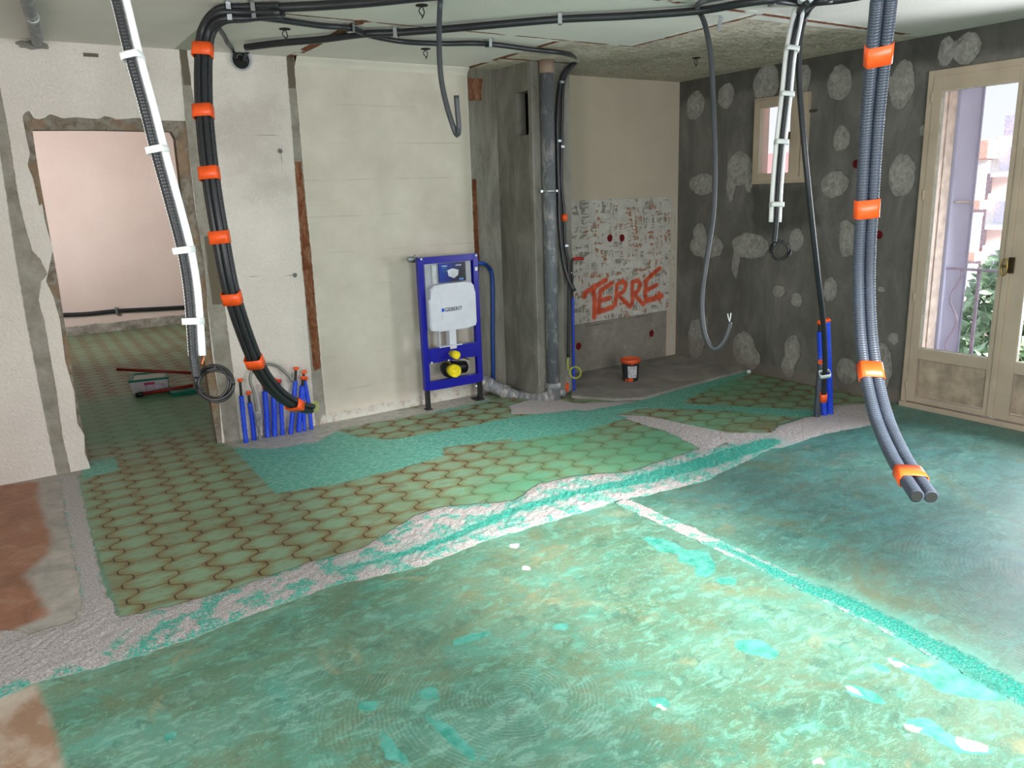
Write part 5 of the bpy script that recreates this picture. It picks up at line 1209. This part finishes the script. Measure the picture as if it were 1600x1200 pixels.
# --- top left: pipe through the wall head, small plate, wall screws, ceiling wire ends
pt_ = thing('ceiling_pipe', 'grey pipe stub entering the wall head at the upper left corner', 'pipe', onY(58, 66, YB-0.03))
tube('pipe', [ceil_(36, -30, 0.05), ceil_(42, 0, 0.05), ceil_(50, 30, 0.05), ceil_(55, 50, 0.055), onY(58, 66, YB-0.02)], 0.028, M_pvcd, pt_, 14)
bm = bmesh.new(); rnd = random.Random(4); n = 18; cq = onY(52, 70, YB-0.006)
A = [bm.verts.new((cq.x+0.085*math.cos(2*math.pi*k/n)*rnd.uniform(.75, 1.1), YB-0.008, cq.z+0.028*math.sin(2*math.pi*k/n)*rnd.uniform(.7, 1.1))) for k in range(n)]; ctr = bm.verts.new((cq.x, YB-0.02, cq.z)); Bv = [bm.verts.new((v.co.x*1.0, YB-0.0005, v.co.z)) for v in A]
for k in range(n): bm.faces.new((A[k], A[(k+1) % n], ctr)); bm.faces.new((A[k], Bv[k], Bv[(k+1) % n], A[(k+1) % n]))
obj('mortar_collar', bm, M_concdark, pt_); 
bm = bmesh.new(); lathe(bm, [(0.029, 0), (0.032, 0), (0.032, 0.018), (0.029, 0.018)], axisM(ceil_(50, 25, 0.05), ceil_(50, 30, 0.05)-ceil_(50, 20, 0.05)), 16); obj('pipe_ring', bm, M_steel, pt_, True)
p = onY(142, 86, YB-0.003); pl_ = boxo('metal_plate', p, (0.078, 0.006, 0.02), simple('dull_metal', (96, 90, 80), 0.5, 0.5)); tag(pl_, 'small metal plate screwed to the roughcast above the doorway', 'plate')
def stub(label, q, onwall=False):
    p = onY(*q, YB-0.004) if onwall else ceil_(q[0], q[1], 0.004)
    t = thing('wall_screw' if onwall else 'ceiling_wire', label, 'screw' if onwall else 'wire', p)
    if onwall:
        bm = bmesh.new(); lathe(bm, [(0.016, 0), (0.014, 0.006), (0.005, 0.008), (0.004, 0.03)], axisM(p+Vector((0, 0.004, 0)), (0, -1, 0)), 10); obj('plug', bm, M_steel, t, True)
    else:
        bm = bmesh.new(); lathe(bm, [(0.03, 0), (0.032, -0.004), (0.0, -0.005)], Matrix.Translation((p.x, p.y, H)), 12, False); obj('hole_shade', bm, M_black, t)  # closed black disc, the dark inside of the hole painted on
        bm = bmesh.new(); tube_bm(bm, [p, p+Vector((0.012, 0, -0.03)), p+Vector((-0.004, 0, -0.06))], 0.003, 6, 0.01); tube_bm(bm, [p, p+Vector((-0.014, 0.006, -0.025)), p+Vector((0.01, 0.01, -0.05))], 0.003, 6, 0.01); obj('wire_ends', bm, M_bkplast, t, True)
stub('bare wire ends hanging from the ceiling near the taped bundle top', (445, 46)); stub('bare wire ends hanging from the ceiling at the top centre', (659, 9)); stub('bare wire ends hanging from the ceiling left of the hooked conduit', (665, 77)); stub('bare wire ends hanging from the peeling alcove ceiling', (1088, 91))
stub('upper metal wall plug on the stained roughcast, wire trailing below', (438, 236), True); stub('lower metal wall plug at the end of the pencil line', (461, 430), True)
# bent steel strap on the ceiling by the alcove
p = ceil_(1125, 24, 0.0); bm = bmesh.new(); box(bm, (p.x, p.y, H-0.04), (0.03, 0.004, 0.08), 0.001, Matrix.Rotation(0.25, 3, 'Y')); tag(obj('steel_strap', bm, M_steel), 'bent steel strap hanging from the ceiling by the rust line', 'strap')
